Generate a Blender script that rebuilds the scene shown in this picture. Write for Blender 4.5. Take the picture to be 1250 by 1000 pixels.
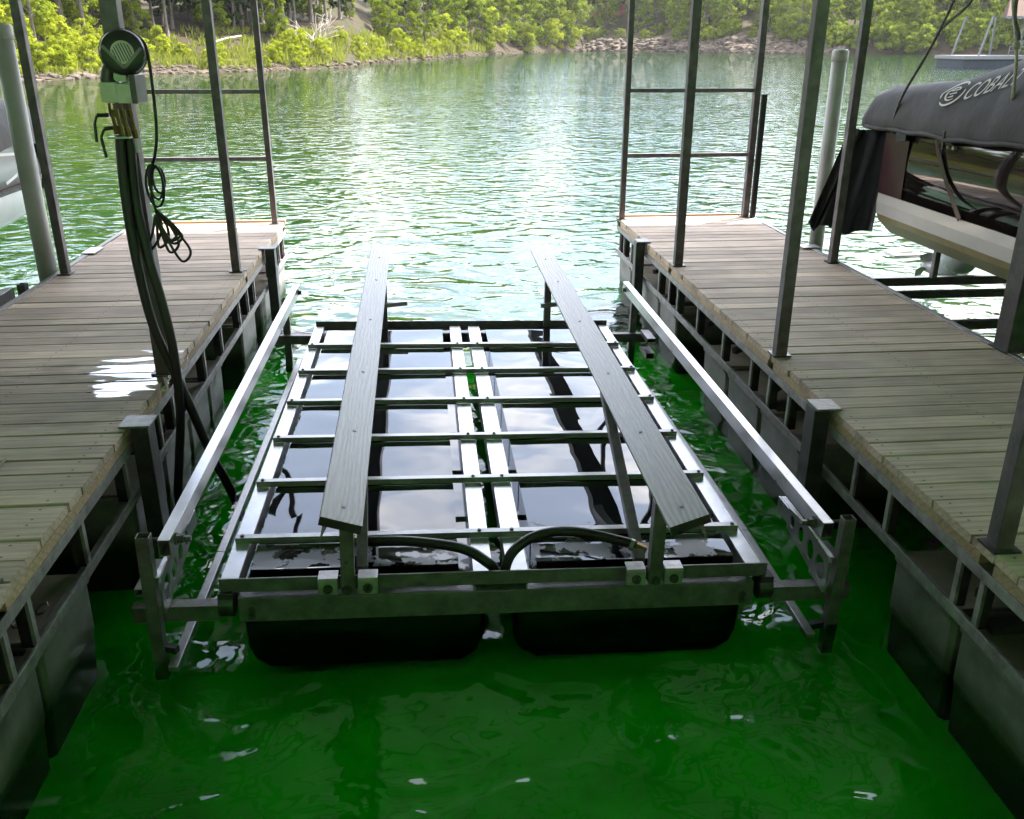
import bpy, bmesh, math, random
from mathutils import Vector, Matrix, noise
random.seed(7)
S = bpy.context.scene
for o in list(bpy.data.objects): bpy.data.objects.remove(o)
C = S.collection

# ------------------------------------------------------------------ camera
F, PITCH, ROLL, YAW, CZ = 1106.9, 0.38538, 0.00224, 0.09257, 2.48
fw = Vector((math.sin(YAW)*math.cos(PITCH), math.cos(YAW)*math.cos(PITCH), -math.sin(PITCH)))
rt0 = Vector((math.cos(YAW), -math.sin(YAW), 0)); up0 = rt0.cross(fw)
rt = rt0*math.cos(ROLL)+up0*math.sin(ROLL); up = up0*math.cos(ROLL)-rt0*math.sin(ROLL)
cd = bpy.data.cameras.new('camera'); cam = bpy.data.objects.new('camera', cd); C.objects.link(cam)
cd.sensor_width = 36; cd.lens = 36*F/1250; cd.clip_start = .05; cd.clip_end = 3000
cam.matrix_world = Matrix(((rt.x, up.x, -fw.x, 0), (rt.y, up.y, -fw.y, 0), (rt.z, up.z, -fw.z, CZ), (0, 0, 0, 1)))
S.camera = cam

# ------------------------------------------------------------------ sky, sun, exposure
SUN_EL, SUN_AZ = math.radians(58), math.atan2(.81, .58)      # azimuth from +y towards +x
w = bpy.data.worlds.new('World'); S.world = w; w.use_nodes = True
nt = w.node_tree; nt.nodes.clear()
def N(t, k, **kw):
    n = t.nodes.new(k)
    for a, b in kw.items():
        if a[0] == '_': n.inputs[a[1:].replace('_', ' ')].default_value = b
        else: setattr(n, a, b)
    return n
out = N(nt, 'ShaderNodeOutputWorld'); bg = N(nt, 'ShaderNodeBackground')
sky = N(nt, 'ShaderNodeTexSky', sky_type='NISHITA', sun_disc=False, sun_elevation=SUN_EL, sun_rotation=SUN_AZ)
tc = N(nt, 'ShaderNodeTexCoord')
mp = N(nt, 'ShaderNodeMapping'); mp.inputs['Scale'].default_value = (1.6, 1.6, 5.5)
nz = N(nt, 'ShaderNodeTexNoise', _Scale=1.9, _Detail=6.0, _Roughness=.52)
cr = N(nt, 'ShaderNodeValToRGB'); cr.color_ramp.elements[0].position = .43; cr.color_ramp.elements[1].position = .60; cr.color_ramp.elements[0].color = (.20, .20, .20, 1); cr.color_ramp.elements[1].color = (.92, .92, .92, 1)
mx = N(nt, 'ShaderNodeMix', data_type='RGBA'); mx.inputs[7].default_value = (9.6, 9.35, 9.25, 1)
L = nt.links.new
L(tc.outputs['Generated'], mp.inputs[0]); L(mp.outputs[0], nz.inputs['Vector']); L(nz.outputs[0], cr.inputs[0])
L(cr.outputs[0], mx.inputs[0]); L(sky.outputs[0], mx.inputs[6]); L(mx.outputs[2], bg.inputs[0]); L(bg.outputs[0], out.inputs[0])
bg.inputs[1].default_value = .15
sd = bpy.data.lights.new('sun', 'SUN'); sd.energy = 4.6; sd.angle = math.radians(.53); sd.color = (1, .95, .86)
so = bpy.data.objects.new('sun', sd); C.objects.link(so)
sv = Vector((math.sin(SUN_AZ)*math.cos(SUN_EL), math.cos(SUN_AZ)*math.cos(SUN_EL), math.sin(SUN_EL)))
so.rotation_euler = sv.to_track_quat('Z', 'Y').to_euler()
V = S.view_settings; V.view_transform = 'Standard'; V.look = 'None'; V.gamma = 1; V.use_curve_mapping = False
V.exposure = 2.5

# ------------------------------------------------------------------ materials
def mat(name):
    m = bpy.data.materials.new(name); m.use_nodes = True
    t = m.node_tree; b = t.nodes['Principled BSDF']; return m, t, b
def ramp(t, a, b, ca, cb, src=None):
    r = N(t, 'ShaderNodeValToRGB'); e = r.color_ramp.elements
    e[0].position = a; e[1].position = b; e[0].color = (*ca, 1) if len(ca) == 3 else ca; e[1].color = (*cb, 1) if len(cb) == 3 else cb
    if src is not None: t.links.new(src, r.inputs[0])
    return r
def grey(v): return (v, v, v)
def simple(name, col, rough=.5, metal=0., nscale=20., var=.25, rvar=.1, bump=.0, bscale=60., spec=.5, coat=0., coord='Object'):
    m, t, b = mat(name)
    tc = N(t, 'ShaderNodeTexCoord'); n = N(t, 'ShaderNodeTexNoise', _Scale=nscale, _Detail=5.0, _Roughness=.6)
    oi = N(t, 'ShaderNodeObjectInfo'); ad = N(t, 'ShaderNodeVectorMath', operation='ADD')
    mu = N(t, 'ShaderNodeMath', operation='MULTIPLY'); mu.inputs[1].default_value = 37.
    t.links.new(oi.outputs['Random'], mu.inputs[0]); t.links.new(mu.outputs[0], ad.inputs[1])
    t.links.new(tc.outputs[coord], ad.inputs[0]); t.links.new(ad.outputs[0], n.inputs['Vector'])
    r = ramp(t, .3, .7, tuple(c*(1-var) for c in col), tuple(min(1, c*(1+var)) for c in col), n.outputs[0])
    t.links.new(r.outputs[0], b.inputs['Base Color'])
    rr = N(t, 'ShaderNodeMapRange'); rr.inputs[3].default_value = max(.02, rough-rvar); rr.inputs[4].default_value = rough+rvar
    t.links.new(n.outputs[0], rr.inputs[0]); t.links.new(rr.outputs[0], b.inputs['Roughness'])
    b.inputs['Metallic'].default_value = metal; b.inputs['Specular IOR Level'].default_value = spec; b.inputs['Coat Weight'].default_value = coat
    if bump:
        n2 = N(t, 'ShaderNodeTexNoise', _Scale=bscale, _Detail=4.0); t.links.new(ad.outputs[0], n2.inputs['Vector'])
        bp = N(t, 'ShaderNodeBump', _Distance=.01, _Strength=bump); t.links.new(n2.outputs[0], bp.inputs['Height']); t.links.new(bp.outputs[0], b.inputs['Normal'])
    return m
M = {}
M['galv'] = simple('galvanised_steel', (.34, .33, .34), .36, .75, 9, .22, .1, .12, 25)
M['galv_shiny'] = simple('new_galvanised_sheet', (.50, .495, .51), .30, .85, 6, .14, .08, .15, 12)
M['galv_dull'] = simple('weathered_galvanised_steel', (.165, .148, .160), .42, .35, 14, .35, .1, .2, 60)
M['rail'] = simple('dock_frame_galvanised_steel', (.27, .255, .265), .5, .3, 14, .4, .1, .25, 50)
M['post'] = simple('weathered_post_steel', (.11, .094, .104), .5, .3, 11, .4, .1, .2, 60)
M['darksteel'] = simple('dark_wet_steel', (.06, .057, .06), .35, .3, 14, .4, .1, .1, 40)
M['bracket'] = simple('bright_bracket_steel', (.42, .39, .41), .35, .5, 18, .25, .1, .2, 30)
M['cap'] = simple('blotched_cap_steel', (.24, .235, .24), .45, .4, 22, .45, .15, .3, 40)
M['black'] = simple('black_rubber', (.012, .012, .013), .4, 0, 30, .3, .1)
M['blackpl'] = simple('black_plastic', (.018, .018, .018), .3, 0, 20, .3, .08)
M['pvc'] = simple('grey_pvc', (.36, .36, .345), .5, 0, 4, .12, .1, .05, 8)
M['alu'] = simple('cast_aluminium', (.40, .365, .375), .35, .5, 20, .12, .1)
M['brass'] = simple('brass', (.15, .095, .03), .35, .8, 30, .3, .1)
M['float'] = simple('scuffed_grey_float_plastic', (.165, .155, .155), .45, 0, 5, .45, .15, .25, 9)
def scum(m):
    t = m.node_tree; b = t.nodes['Principled BSDF']; src = b.inputs['Base Color'].links[0].from_socket
    ge = N(t, 'ShaderNodeNewGeometry'); sp = N(t, 'ShaderNodeSeparateXYZ'); t.links.new(ge.outputs['Position'], sp.inputs[0])
    n = N(t, 'ShaderNodeTexNoise', _Scale=5.0, _Detail=5.0); t.links.new(ge.outputs['Position'], n.inputs['Vector'])
    a = N(t, 'ShaderNodeMath', operation='MULTIPLY_ADD'); a.inputs[1].default_value = .12; t.links.new(n.outputs[0], a.inputs[0]); t.links.new(sp.outputs['Z'], a.inputs[2])
    r = ramp(t, .075, .20, (1, 1, 1), (0, 0, 0), a.outputs[0]); e = r.color_ramp.elements.new(.12); e.color = (.8, .8, .8, 1)
    mx = N(t, 'ShaderNodeMix', data_type='RGBA'); mx.inputs[7].default_value = (.035, .045, .025, 1); t.links.new(r.outputs[0], mx.inputs[0]); t.links.new(src, mx.inputs[6]); t.links.new(mx.outputs[2], b.inputs['Base Color'])
scum(M['float'])
M['floattop'] = simple('dusty_float_top', (.26, .225, .18), .8, 0, 3, .3, .1)
M['bolt'] = simple('bolt_steel', (.10, .095, .10), .3, .6, 40, .3, .1)
M['roof'] = simple('corrugated_roof_steel', (.84, .82, .84), .5, .0, 1.5, .12, .1)
M['cover'] = simple('charcoal_boat_canvas', (.0125, .0115, .011), .7, 0, 5, .3, .1, .8, 7)
M['navy'] = simple('black_canvas_drape', (.012, .013, .017), .6, 0, 8, .25, .1, .4, 14)
M['maroon'] = simple('maroon_gelcoat', (.035, .012, .014), .25, 0, 4, .2, .05)
M['hulldark'] = simple('black_gelcoat', (.018, .012, .012), .05, 0, 3, .2, .02, coat=.6)
M['hullcream'] = simple('cream_gelcoat', (.50, .465, .44), .22, 0, 3, .06, .05, coat=.3)
M['hulltan'] = simple('stained_hull_bottom', (.28, .22, .11), .45, 0, 3, .25, .1)
M['hullwhite'] = simple('white_gelcoat', (.62, .63, .64), .2, 0, 3, .06, .05, coat=.3)
M['hullgrey'] = simple('silver_grey_gelcoat', (.30, .31, .32), .2, 0, 3, .06, .05, coat=.3)
M['print'] = simple('pale_printed_letters', (.55, .54, .50), .7, 0, 30, .1, .1)
M['rope'] = simple('braided_rope', (.09, .09, .075), .8, 0, 60, .5, .1)
M['ropelight'] = simple('pale_rope', (.40, .38, .28), .8, 0, 60, .3, .1)
M['rust'] = simple('brown_roof_sheet', (.055, .033, .026), .85, 0, 2, .3, .1, spec=.1)
M['whitepaint'] = simple('pale_painted_steel', (.10, .105, .11), .6, 0, 3, .1, .1, spec=.2)
M['slate'] = simple('slate_blue_float', (.02, .028, .036), .7, 0, 3, .2, .1, spec=.2)
M['red'] = simple('faded_red_boards', (.30, .06, .04), .7, 0, 1, .2, .1)
M['bark'] = simple('grey_brown_bark', (.085, .07, .055), .9, 0, 3, .4, .05, .6, 12)
M['deadwood'] = simple('bleached_deadwood', (.30, .27, .22), .8, 0, 3, .2, .05, .4, 12)
M['rock'] = simple('lakeside_limestone', (.075, .060, .047), .85, 0, .6, .5, .05, .5, 3, spec=.1)

def wood(name, ca, cb, end=False):
    """weathered deck boards: grain runs along the board's x axis, tone differs from board to board"""
    m, t, b = mat(name)
    tc = N(t, 'ShaderNodeTexCoord'); oi = N(t, 'ShaderNodeObjectInfo')
    mu = N(t, 'ShaderNodeMath', operation='MULTIPLY'); mu.inputs[1].default_value = 91.; t.links.new(oi.outputs['Random'], mu.inputs[0])
    ad = N(t, 'ShaderNodeVectorMath', operation='ADD'); t.links.new(tc.outputs['Object'], ad.inputs[0]); t.links.new(mu.outputs[0], ad.inputs[1])
    mp = N(t, 'ShaderNodeMapping'); mp.inputs['Scale'].default_value = (1.3, 26, 26); t.links.new(ad.outputs[0], mp.inputs[0])
    n = N(t, 'ShaderNodeTexNoise', _Scale=1.6, _Detail=7.0, _Roughness=.65, _Distortion=.7); t.links.new(mp.outputs[0], n.inputs['Vector'])
    n2 = N(t, 'ShaderNodeTexNoise', _Scale=2.2, _Detail=3.0); t.links.new(ad.outputs[0], n2.inputs['Vector'])
    r = ramp(t, .32, .68, ca, cb, n.outputs[0])
    v = N(t, 'ShaderNodeMapRange'); v.inputs[3].default_value = .76; v.inputs[4].default_value = 1.2; t.links.new(oi.outputs['Random'], v.inputs[0])
    v2 = N(t, 'ShaderNodeMapRange'); v2.inputs[1].default_value = .3; v2.inputs[2].default_value = .7; v2.inputs[3].default_value = .74; v2.inputs[4].default_value = 1.15
    t.links.new(n2.outputs[0], v2.inputs[0])
    mm = N(t, 'ShaderNodeMath', operation='MULTIPLY'); t.links.new(v.outputs[0], mm.inputs[0]); t.links.new(v2.outputs[0], mm.inputs[1])
    # wavy cathedral grain
    mp2 = N(t, 'ShaderNodeMapping'); mp2.inputs['Scale'].default_value = (.9, 9, 9); t.links.new(ad.outputs[0], mp2.inputs[0])
    wv = N(t, 'ShaderNodeTexWave', wave_type='RINGS', _Scale=1.1, _Distortion=5.0, _Detail=2.0); wv.inputs['Detail Scale'].default_value = .6
    t.links.new(mp2.outputs[0], wv.inputs['Vector'])
    wr = N(t, 'ShaderNodeMapRange'); wr.inputs[1].default_value = 0; wr.inputs[2].default_value = .35; wr.inputs[3].default_value = .84; wr.inputs[4].default_value = 1.0
    t.links.new(wv.outputs['Fac'], wr.inputs[0])
    mm2 = N(t, 'ShaderNodeMath', operation='MULTIPLY'); t.links.new(mm.outputs[0], mm2.inputs[0]); t.links.new(wr.outputs[0], mm2.inputs[1])
    vm = N(t, 'ShaderNodeVectorMath', operation='SCALE'); t.links.new(r.outputs[0], vm.inputs[0]); t.links.new(mm2.outputs[0], vm.inputs['Scale'])
    sx_ = N(t, 'ShaderNodeSeparateXYZ'); t.links.new(tc.outputs['Object'], sx_.inputs[0])
    def mth(op, a, b_=None):
        q = N(t, 'ShaderNodeMath', operation=op)
        for i_, v_ in enumerate((a, b_)):
            if v_ is None: continue
            if isinstance(v_, (int, float)): q.inputs[i_].default_value = v_
            else: t.links.new(v_, q.inputs[i_])
        return q.outputs[0]
    fx = mth('SUBTRACT', mth('MODULO', mth('ADD', sx_.outputs[0], .285), .68), .34); fy = mth('SUBTRACT', mth('ABSOLUTE', sx_.outputs[1]), .042)
    dd_ = mth('SQRT', mth('ADD', mth('MULTIPLY', fx, fx), mth('MULTIPLY', fy, fy)))
    sr = ramp(t, .0045, .0075, grey(.25), grey(1), dd_)
    vs_ = N(t, 'ShaderNodeVectorMath', operation='MULTIPLY'); t.links.new(vm.outputs[0], vs_.inputs[0]); t.links.new(sr.outputs[0], vs_.inputs[1]); vm = vs_
    # a puddle / damp patches (world position)
    ge = N(t, 'ShaderNodeNewGeometry')
    def spot(cx, cy, rx, ry, amp, sc, lo, hi, stretch=(1, 5, 1)):
        mpp = N(t, 'ShaderNodeMapping'); mpp.inputs['Location'].default_value = (-cx/rx, -cy/ry, 0); mpp.inputs['Scale'].default_value = (1/rx, 1/ry, 0)
        t.links.new(ge.outputs['Position'], mpp.inputs[0])
        ln = N(t, 'ShaderNodeVectorMath', operation='LENGTH'); t.links.new(mpp.outputs[0], ln.inputs[0])
        ms = N(t, 'ShaderNodeMapping'); ms.inputs['Scale'].default_value = stretch; t.links.new(ge.outputs['Position'], ms.inputs[0])
        nn = N(t, 'ShaderNodeTexNoise', _Scale=sc, _Detail=4.0); t.links.new(ms.outputs[0], nn.inputs['Vector'])
        am = N(t, 'ShaderNodeMath', operation='MULTIPLY_ADD'); am.inputs[1].default_value = amp; t.links.new(nn.outputs[0], am.inputs[0]); t.links.new(ln.outputs['Value'], am.inputs[2])
        mr = N(t, 'ShaderNodeMapRange'); mr.inputs[1].default_value = lo; mr.inputs[2].default_value = hi; mr.inputs[3].default_value = 1; mr.inputs[4].default_value = 0
        t.links.new(am.outputs[0], mr.inputs[0]); return mr.outputs[0]
    wet = spot(-1.70, 5.14, .27, .36, 3.0, 2.6, 2.25, 2.33)
    damp = spot(-2.15, 4.75, .95, .55, 2.5, 2.2, 1.9, 2.25, (1, 3, 1))
    dk = N(t, 'ShaderNodeMix', data_type='RGBA', blend_type='MULTIPLY'); dk.inputs[7].default_value = (.62, .60, .57, 1)
    mxx = N(t, 'ShaderNodeMath', operation='MAXIMUM'); t.links.new(wet, mxx.inputs[0])
    dm = N(t, 'ShaderNodeMath', operation='MULTIPLY'); dm.inputs[1].default_value = .75; t.links.new(damp, dm.inputs[0]); t.links.new(dm.outputs[0], mxx.inputs[1])
    t.links.new(mxx.outputs[0], dk.inputs[0]); t.links.new(vm.outputs[0], dk.inputs[6]); t.links.new(dk.outputs[2], b.inputs['Base Color'])
    ro = N(t, 'ShaderNodeMapRange'); ro.inputs[3].default_value = .72; ro.inputs[4].default_value = .03; t.links.new(wet, ro.inputs[0]); t.links.new(ro.outputs[0], b.inputs['Roughness'])
    t.links.new(wet, b.inputs['Coat Weight'])
    inv = N(t, 'ShaderNodeMath', operation='SUBTRACT'); inv.inputs[0].default_value = 1; t.links.new(wet, inv.inputs[1])
    i2 = N(t, 'ShaderNodeMath', operation='MULTIPLY'); i2.inputs[1].default_value = .45; t.links.new(inv.outputs[0], i2.inputs[0])
    bp = N(t, 'ShaderNodeBump', _Distance=.004); t.links.new(i2.outputs[0], bp.inputs['Strength']); t.links.new(n.outputs[0], bp.inputs['Height']); t.links.new(bp.outputs[0], b.inputs['Normal'])
    return m
M['deck'] = wood('weathered_deck_board', (.40, .305, .245), (.62, .485, .395))
M['edge'] = wood('newer_edge_board', (.30, .21, .13), (.48, .35, .23))

def bunkmat():
    m, t, b = mat('silvery_wet_bunk_board')
    tc = N(t, 'ShaderNodeTexCoord'); mp = N(t, 'ShaderNodeMapping'); mp.inputs['Scale'].default_value = (1, .16, 1); t.links.new(tc.outputs['Object'], mp.inputs[0])
    wv = N(t, 'ShaderNodeTexWave', wave_type='BANDS', _Scale=15.0, _Distortion=14.0, _Detail=2.0); wv.inputs['Detail Scale'].default_value = .45; t.links.new(mp.outputs[0], wv.inputs['Vector'])
    n0 = N(t, 'ShaderNodeTexNoise', _Scale=14.0, _Detail=8.0, _Roughness=.7, _Distortion=1.0); t.links.new(mp.outputs[0], n0.inputs['Vector'])
    n = N(t, 'ShaderNodeMix', data_type='FLOAT'); n.inputs[0].default_value = .38; t.links.new(n0.outputs[0], n.inputs[2]); t.links.new(wv.outputs['Fac'], n.inputs[3])
    r = ramp(t, .25, .8, (.12, .108, .114), (.46, .42, .45), n.outputs[0])
    b.inputs['Specular IOR Level'].default_value = .5
    t.links.new(r.outputs[0], b.inputs['Base Color'])
    rr = N(t, 'ShaderNodeMapRange'); rr.inputs[3].default_value = .30; rr.inputs[4].default_value = .6; t.links.new(n.outputs[0], rr.inputs[0]); t.links.new(rr.outputs[0], b.inputs['Roughness'])
    b.inputs['Metallic'].default_value = 0.0; b.inputs['Coat Weight'].default_value = .2; b.inputs['Coat Roughness'].default_value = .28
    ad = N(t, 'ShaderNodeMath', operation='ADD'); t.links.new(wv.outputs['Fac'], ad.inputs[0]); t.links.new(n.outputs[0], ad.inputs[1])
    bp = N(t, 'ShaderNodeBump', _Distance=.0015, _Strength=.35); t.links.new(ad.outputs[0], bp.inputs['Height']); t.links.new(bp.outputs[0], b.inputs['Normal'])
    return m
M['bunk'] = bunkmat(); M['bunkshade'] = simple('painted_bunk_shade', (.03, .028, .026), .6, 0, 30, .4, .1)  # second colour paints shade onto the bunk boards' ends and undersides

def tankmat():
    m, t, b = mat('wet_black_tank_plastic')
    ge = N(t, 'ShaderNodeNewGeometry'); sp = N(t, 'ShaderNodeSeparateXYZ'); t.links.new(ge.outputs['Position'], sp.inputs[0])
    n = N(t, 'ShaderNodeTexNoise', _Scale=7.0, _Detail=6.0, _Roughness=.6); t.links.new(ge.outputs['Position'], n.inputs['Vector'])
    # half dried scum on the nearest panels
    my = N(t, 'ShaderNodeMapRange'); my.inputs[1].default_value = 3.75; my.inputs[2].default_value = 4.15; my.inputs[3].default_value = 0; my.inputs[4].default_value = .35
    t.links.new(sp.outputs['Y'], my.inputs[0])
    sb = N(t, 'ShaderNodeMath', operation='SUBTRACT'); t.links.new(n.outputs[0], sb.inputs[0]); t.links.new(my.outputs[0], sb.inputs[1])
    sn = N(t, 'ShaderNodeSeparateXYZ'); t.links.new(ge.outputs['Normal'], sn.inputs[0])
    up_ = N(t, 'ShaderNodeMath', operation='GREATER_THAN'); up_.inputs[1].default_value = .6; t.links.new(sn.outputs['Z'], up_.inputs[0])
    s2 = N(t, 'ShaderNodeMath', operation='MULTIPLY'); t.links.new(sb.outputs[0], s2.inputs[0]); t.links.new(up_.outputs[0], s2.inputs[1])
    k = ramp(t, .49, .53, grey(0), grey(1), s2.outputs[0])
    c = N(t, 'ShaderNodeMix', data_type='RGBA'); c.inputs[6].default_value = (.006, .007, .010, 1); c.inputs[7].default_value = (.055, .055, .058, 1)
    t.links.new(k.outputs[0], c.inputs[0]); t.links.new(c.outputs[2], b.inputs['Base Color'])
    rr = N(t, 'ShaderNodeMapRange'); rr.inputs[3].default_value = .02; rr.inputs[4].default_value = .38; t.links.new(k.outputs[0], rr.inputs[0]); t.links.new(rr.outputs[0], b.inputs['Roughness'])
    n3 = N(t, 'ShaderNodeTexNoise', _Scale=3.2, _Detail=1.0); t.links.new(ge.outputs['Position'], n3.inputs['Vector'])
    bp = N(t, 'ShaderNodeBump', _Distance=.05, _Strength=.05); t.links.new(n3.outputs[0], bp.inputs['Height']); t.links.new(bp.outputs[0], b.inputs['Normal'])
    b.inputs['Specular IOR Level'].default_value = .5
    return m
M['tank'] = tankmat()

def leafmat(name, ca, cb, cc):
    m, t, b = mat(name); t.nodes.remove(b)
    o = t.nodes['Material Output']; oi = N(t, 'ShaderNodeObjectInfo'); ge = N(t, 'ShaderNodeNewGeometry')
    n = N(t, 'ShaderNodeTexNoise', _Scale=.9, _Detail=3.0); t.links.new(ge.outputs['Position'], n.inputs['Vector'])
    r = ramp(t, .3, .7, ca, cb, n.outputs[0])
    mx = N(t, 'ShaderNodeMix', data_type='RGBA'); mx.inputs[7].default_value = (*cc, 1)
    t.links.new(oi.outputs['Random'], mx.inputs[0]); t.links.new(r.outputs[0], mx.inputs[6])
    d = N(t, 'ShaderNodeBsdfDiffuse'); tr = N(t, 'ShaderNodeBsdfTranslucent'); t.links.new(mx.outputs[2], d.inputs[0]); t.links.new(mx.outputs[2], tr.inputs[0])
    ms = N(t, 'ShaderNodeMixShader', _Fac=.5); t.links.new(d.outputs[0], ms.inputs[1]); t.links.new(tr.outputs[0], ms.inputs[2]); t.links.new(ms.outputs[0], o.inputs[0])
    return m
M['leaf'] = leafmat('tree_leaves', (.07, .115, .010), (.20, .245, .020), (.15, .19, .018))
M['leafdark'] = leafmat('cedar_leaves', (.022, .042, .014), (.05, .08, .022), (.035, .06, .018))
M['bush'] = leafmat('bright_willow_leaves', (.16, .21, .014), (.31, .33, .03), (.23, .27, .022))
M['grass'] = leafmat('bank_grass', (.12, .16, .025), (.22, .23, .05), (.16, .18, .03))

def groundmat():
    m, t, b = mat('leaf_litter_ground'); ge = N(t, 'ShaderNodeNewGeometry')
    n = N(t, 'ShaderNodeTexNoise', _Scale=.35, _Detail=8.0, _Roughness=.65); t.links.new(ge.outputs['Position'], n.inputs['Vector'])
    r = ramp(t, .35, .62, (.022, .017, .012), (.024, .030, .010), n.outputs[0]); e = r.color_ramp.elements.new(.48); e.color = (.045, .033, .022, 1)
    t.links.new(r.outputs[0], b.inputs['Base Color']); b.inputs['Roughness'].default_value = .95; b.inputs['Specular IOR Level'].default_value = .1
    bp = N(t, 'ShaderNodeBump', _Distance=.5, _Strength=.8); t.links.new(n.outputs[0], bp.inputs['Height']); t.links.new(bp.outputs[0], b.inputs['Normal'])
    return m
M['ground'] = groundmat()

def watermats():
    # surface: fresnel gloss over a clear tinted layer
    m = bpy.data.materials.new('rippled_water_surface'); m.use_nodes = True; t = m.node_tree; t.nodes.clear()
    o = N(t, 'ShaderNodeOutputMaterial'); ge = N(t, 'ShaderNodeNewGeometry'); sp = N(t, 'ShaderNodeSeparateXYZ'); t.links.new(ge.outputs['Position'], sp.inputs[0])
    def nz(scale, sx, sy, det, rot=0, dist=0.):
        mp = N(t, 'ShaderNodeMapping'); mp.inputs['Scale'].default_value = (sx, sy, 1); mp.inputs['Rotation'].default_value = (0, 0, rot)
        t.links.new(ge.outputs['Position'], mp.inputs[0])
        n = N(t, 'ShaderNodeTexNoise', _Scale=scale, _Detail=det, _Distortion=dist); t.links.new(mp.outputs[0], n.inputs['Vector']); return n.outputs[0]
    def mul(a, k):
        x = N(t, 'ShaderNodeMath', operation='MULTIPLY'); t.links.new(a, x.inputs[0])
        if isinstance(k, float): x.inputs[1].default_value = k
        else: t.links.new(k, x.inputs[1])
        return x.outputs[0]
    def add(a, b_):
        x = N(t, 'ShaderNodeMath', operation='ADD'); t.links.new(a, x.inputs[0]); t.links.new(b_, x.inputs[1]); return x.outputs[0]
    far = N(t, 'ShaderNodeMapRange', interpolation_type='SMOOTHSTEP'); far.inputs[1].default_value = 7.5; far.inputs[2].default_value = 13; far.inputs[3].default_value = 0; far.inputs[4].default_value = 1
    t.links.new(sp.outputs['Y'], far.inputs[0])
    vfar = N(t, 'ShaderNodeMapRange'); vfar.inputs[1].default_value = 30; vfar.inputs[2].default_value = 180; vfar.inputs[3].default_value = 1; vfar.inputs[4].default_value = .55
    t.links.new(sp.outputs['Y'], vfar.inputs[0])
    slip = add(mul(nz(1.5, 1, 1.3, 1.0, .4, 1.4), .044), mul(nz(6.0, 1, 1.2, 1.0, 1.1, .8), .0065))
    lake = add(add(mul(nz(.8, .6, 1.4, 2.0, .15), .012), mul(nz(2.8, .8, 1.3, 2.0, -.3), .0040)), mul(nz(.12, 1, 1, 2.0), .08))
    h = add(slip, mul(mul(lake, far.outputs[0]), vfar.outputs[0]))
    bp = N(t, 'ShaderNodeBump', _Distance=1.0, _Strength=1.0); t.links.new(h, bp.inputs['Height'])
    fr = N(t, 'ShaderNodeFresnel', _IOR=1.33); t.links.new(bp.outputs[0], fr.inputs['Normal'])
    gl = N(t, 'ShaderNodeBsdfGlossy', _Roughness=.01); t.links.new(bp.outputs[0], gl.inputs['Normal'])
    gt = N(t, 'ShaderNodeMix', data_type='RGBA'); gt.inputs[6].default_value = (1, 1, 1, 1); gt.inputs[7].default_value = (.86, .88, .90, 1); t.links.new(far.outputs[0], gt.inputs[0]); t.links.new(gt.outputs[2], gl.inputs[0])
    tr = N(t, 'ShaderNodeBsdfTransparent'); tr.inputs[0].default_value = (.80, .97, .82, 1)
    ms = N(t, 'ShaderNodeMixShader'); t.links.new(fr.outputs[0], ms.inputs[0]); t.links.new(tr.outputs[0], ms.inputs[1]); t.links.new(gl.outputs[0], ms.inputs[2]); t.links.new(ms.outputs[0], o.inputs[0])
    # body: the murky green depth
    m2, t, b = mat('murky_green_water_body'); ge = N(t, 'ShaderNodeNewGeometry'); sp = N(t, 'ShaderNodeSeparateXYZ'); t.links.new(ge.outputs['Position'], sp.inputs[0])
    n = N(t, 'ShaderNodeTexNoise', _Scale=1.1, _Detail=5.0, _Distortion=1.2); t.links.new(ge.outputs['Position'], n.inputs['Vector'])
    r0 = ramp(t, .32, .68, (.008, .46, .005), (.024, .70, .018), n.outputs[0])
    r1 = ramp(t, .35, .65, (.008, .026, .011), (.012, .036, .015), n.outputs[0])
    a = N(t, 'ShaderNodeMapRange', interpolation_type='SMOOTHSTEP'); a.inputs[1].default_value = 6.8; a.inputs[2].default_value = 9.1; t.links.new(sp.outputs['Y'], a.inputs[0])
    mx = N(t, 'ShaderNodeMix', data_type='RGBA'); t.links.new(a.outputs[0], mx.inputs[0]); t.links.new(r0.outputs[0], mx.inputs[6]); t.links.new(r1.outputs[0], mx.inputs[7])
    t.links.new(mx.outputs[2], b.inputs['Base Color']); b.inputs['Roughness'].default_value = 1; b.inputs['Specular IOR Level'].default_value = 0
    return m, m2
M['water'], M['waterbody'] = watermats()

# ------------------------------------------------------------------ mesh helpers
def link(name, me, m, parent=None):
    o = bpy.data.objects.new(name, me); C.objects.link(o)
    if m is not None:
        me.materials.clear(); me.materials.append(M[m] if isinstance(m, str) else m)
    if parent is not None: o.parent = parent
    return o
def fin(name, bm, m, parent=None, smooth=False, bevel=0.):
    me = bpy.data.meshes.new(name); bmesh.ops.recalc_face_normals(bm, faces=bm.faces); bm.to_mesh(me); bm.free()
    if smooth:
        for p in me.polygons: p.use_smooth = True
    o = link(name, me, m, parent)
    if bevel:
        b = o.modifiers.new('bevel', 'BEVEL'); b.width = bevel; b.segments = 2; b.limit_method = 'ANGLE'
    if smooth == 'auto':
        for p in me.polygons: p.use_smooth = True
    return o
def frame_of(a, b, upv=(0, 0, 1)):
    d = (Vector(b)-Vector(a)).normalized(); u = Vector(upv)
    if abs(d.dot(u)) > .98: u = Vector((0, 1, 0))
    s = d.cross(u).normalized(); u = s.cross(d).normalized(); return d, s, u
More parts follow.
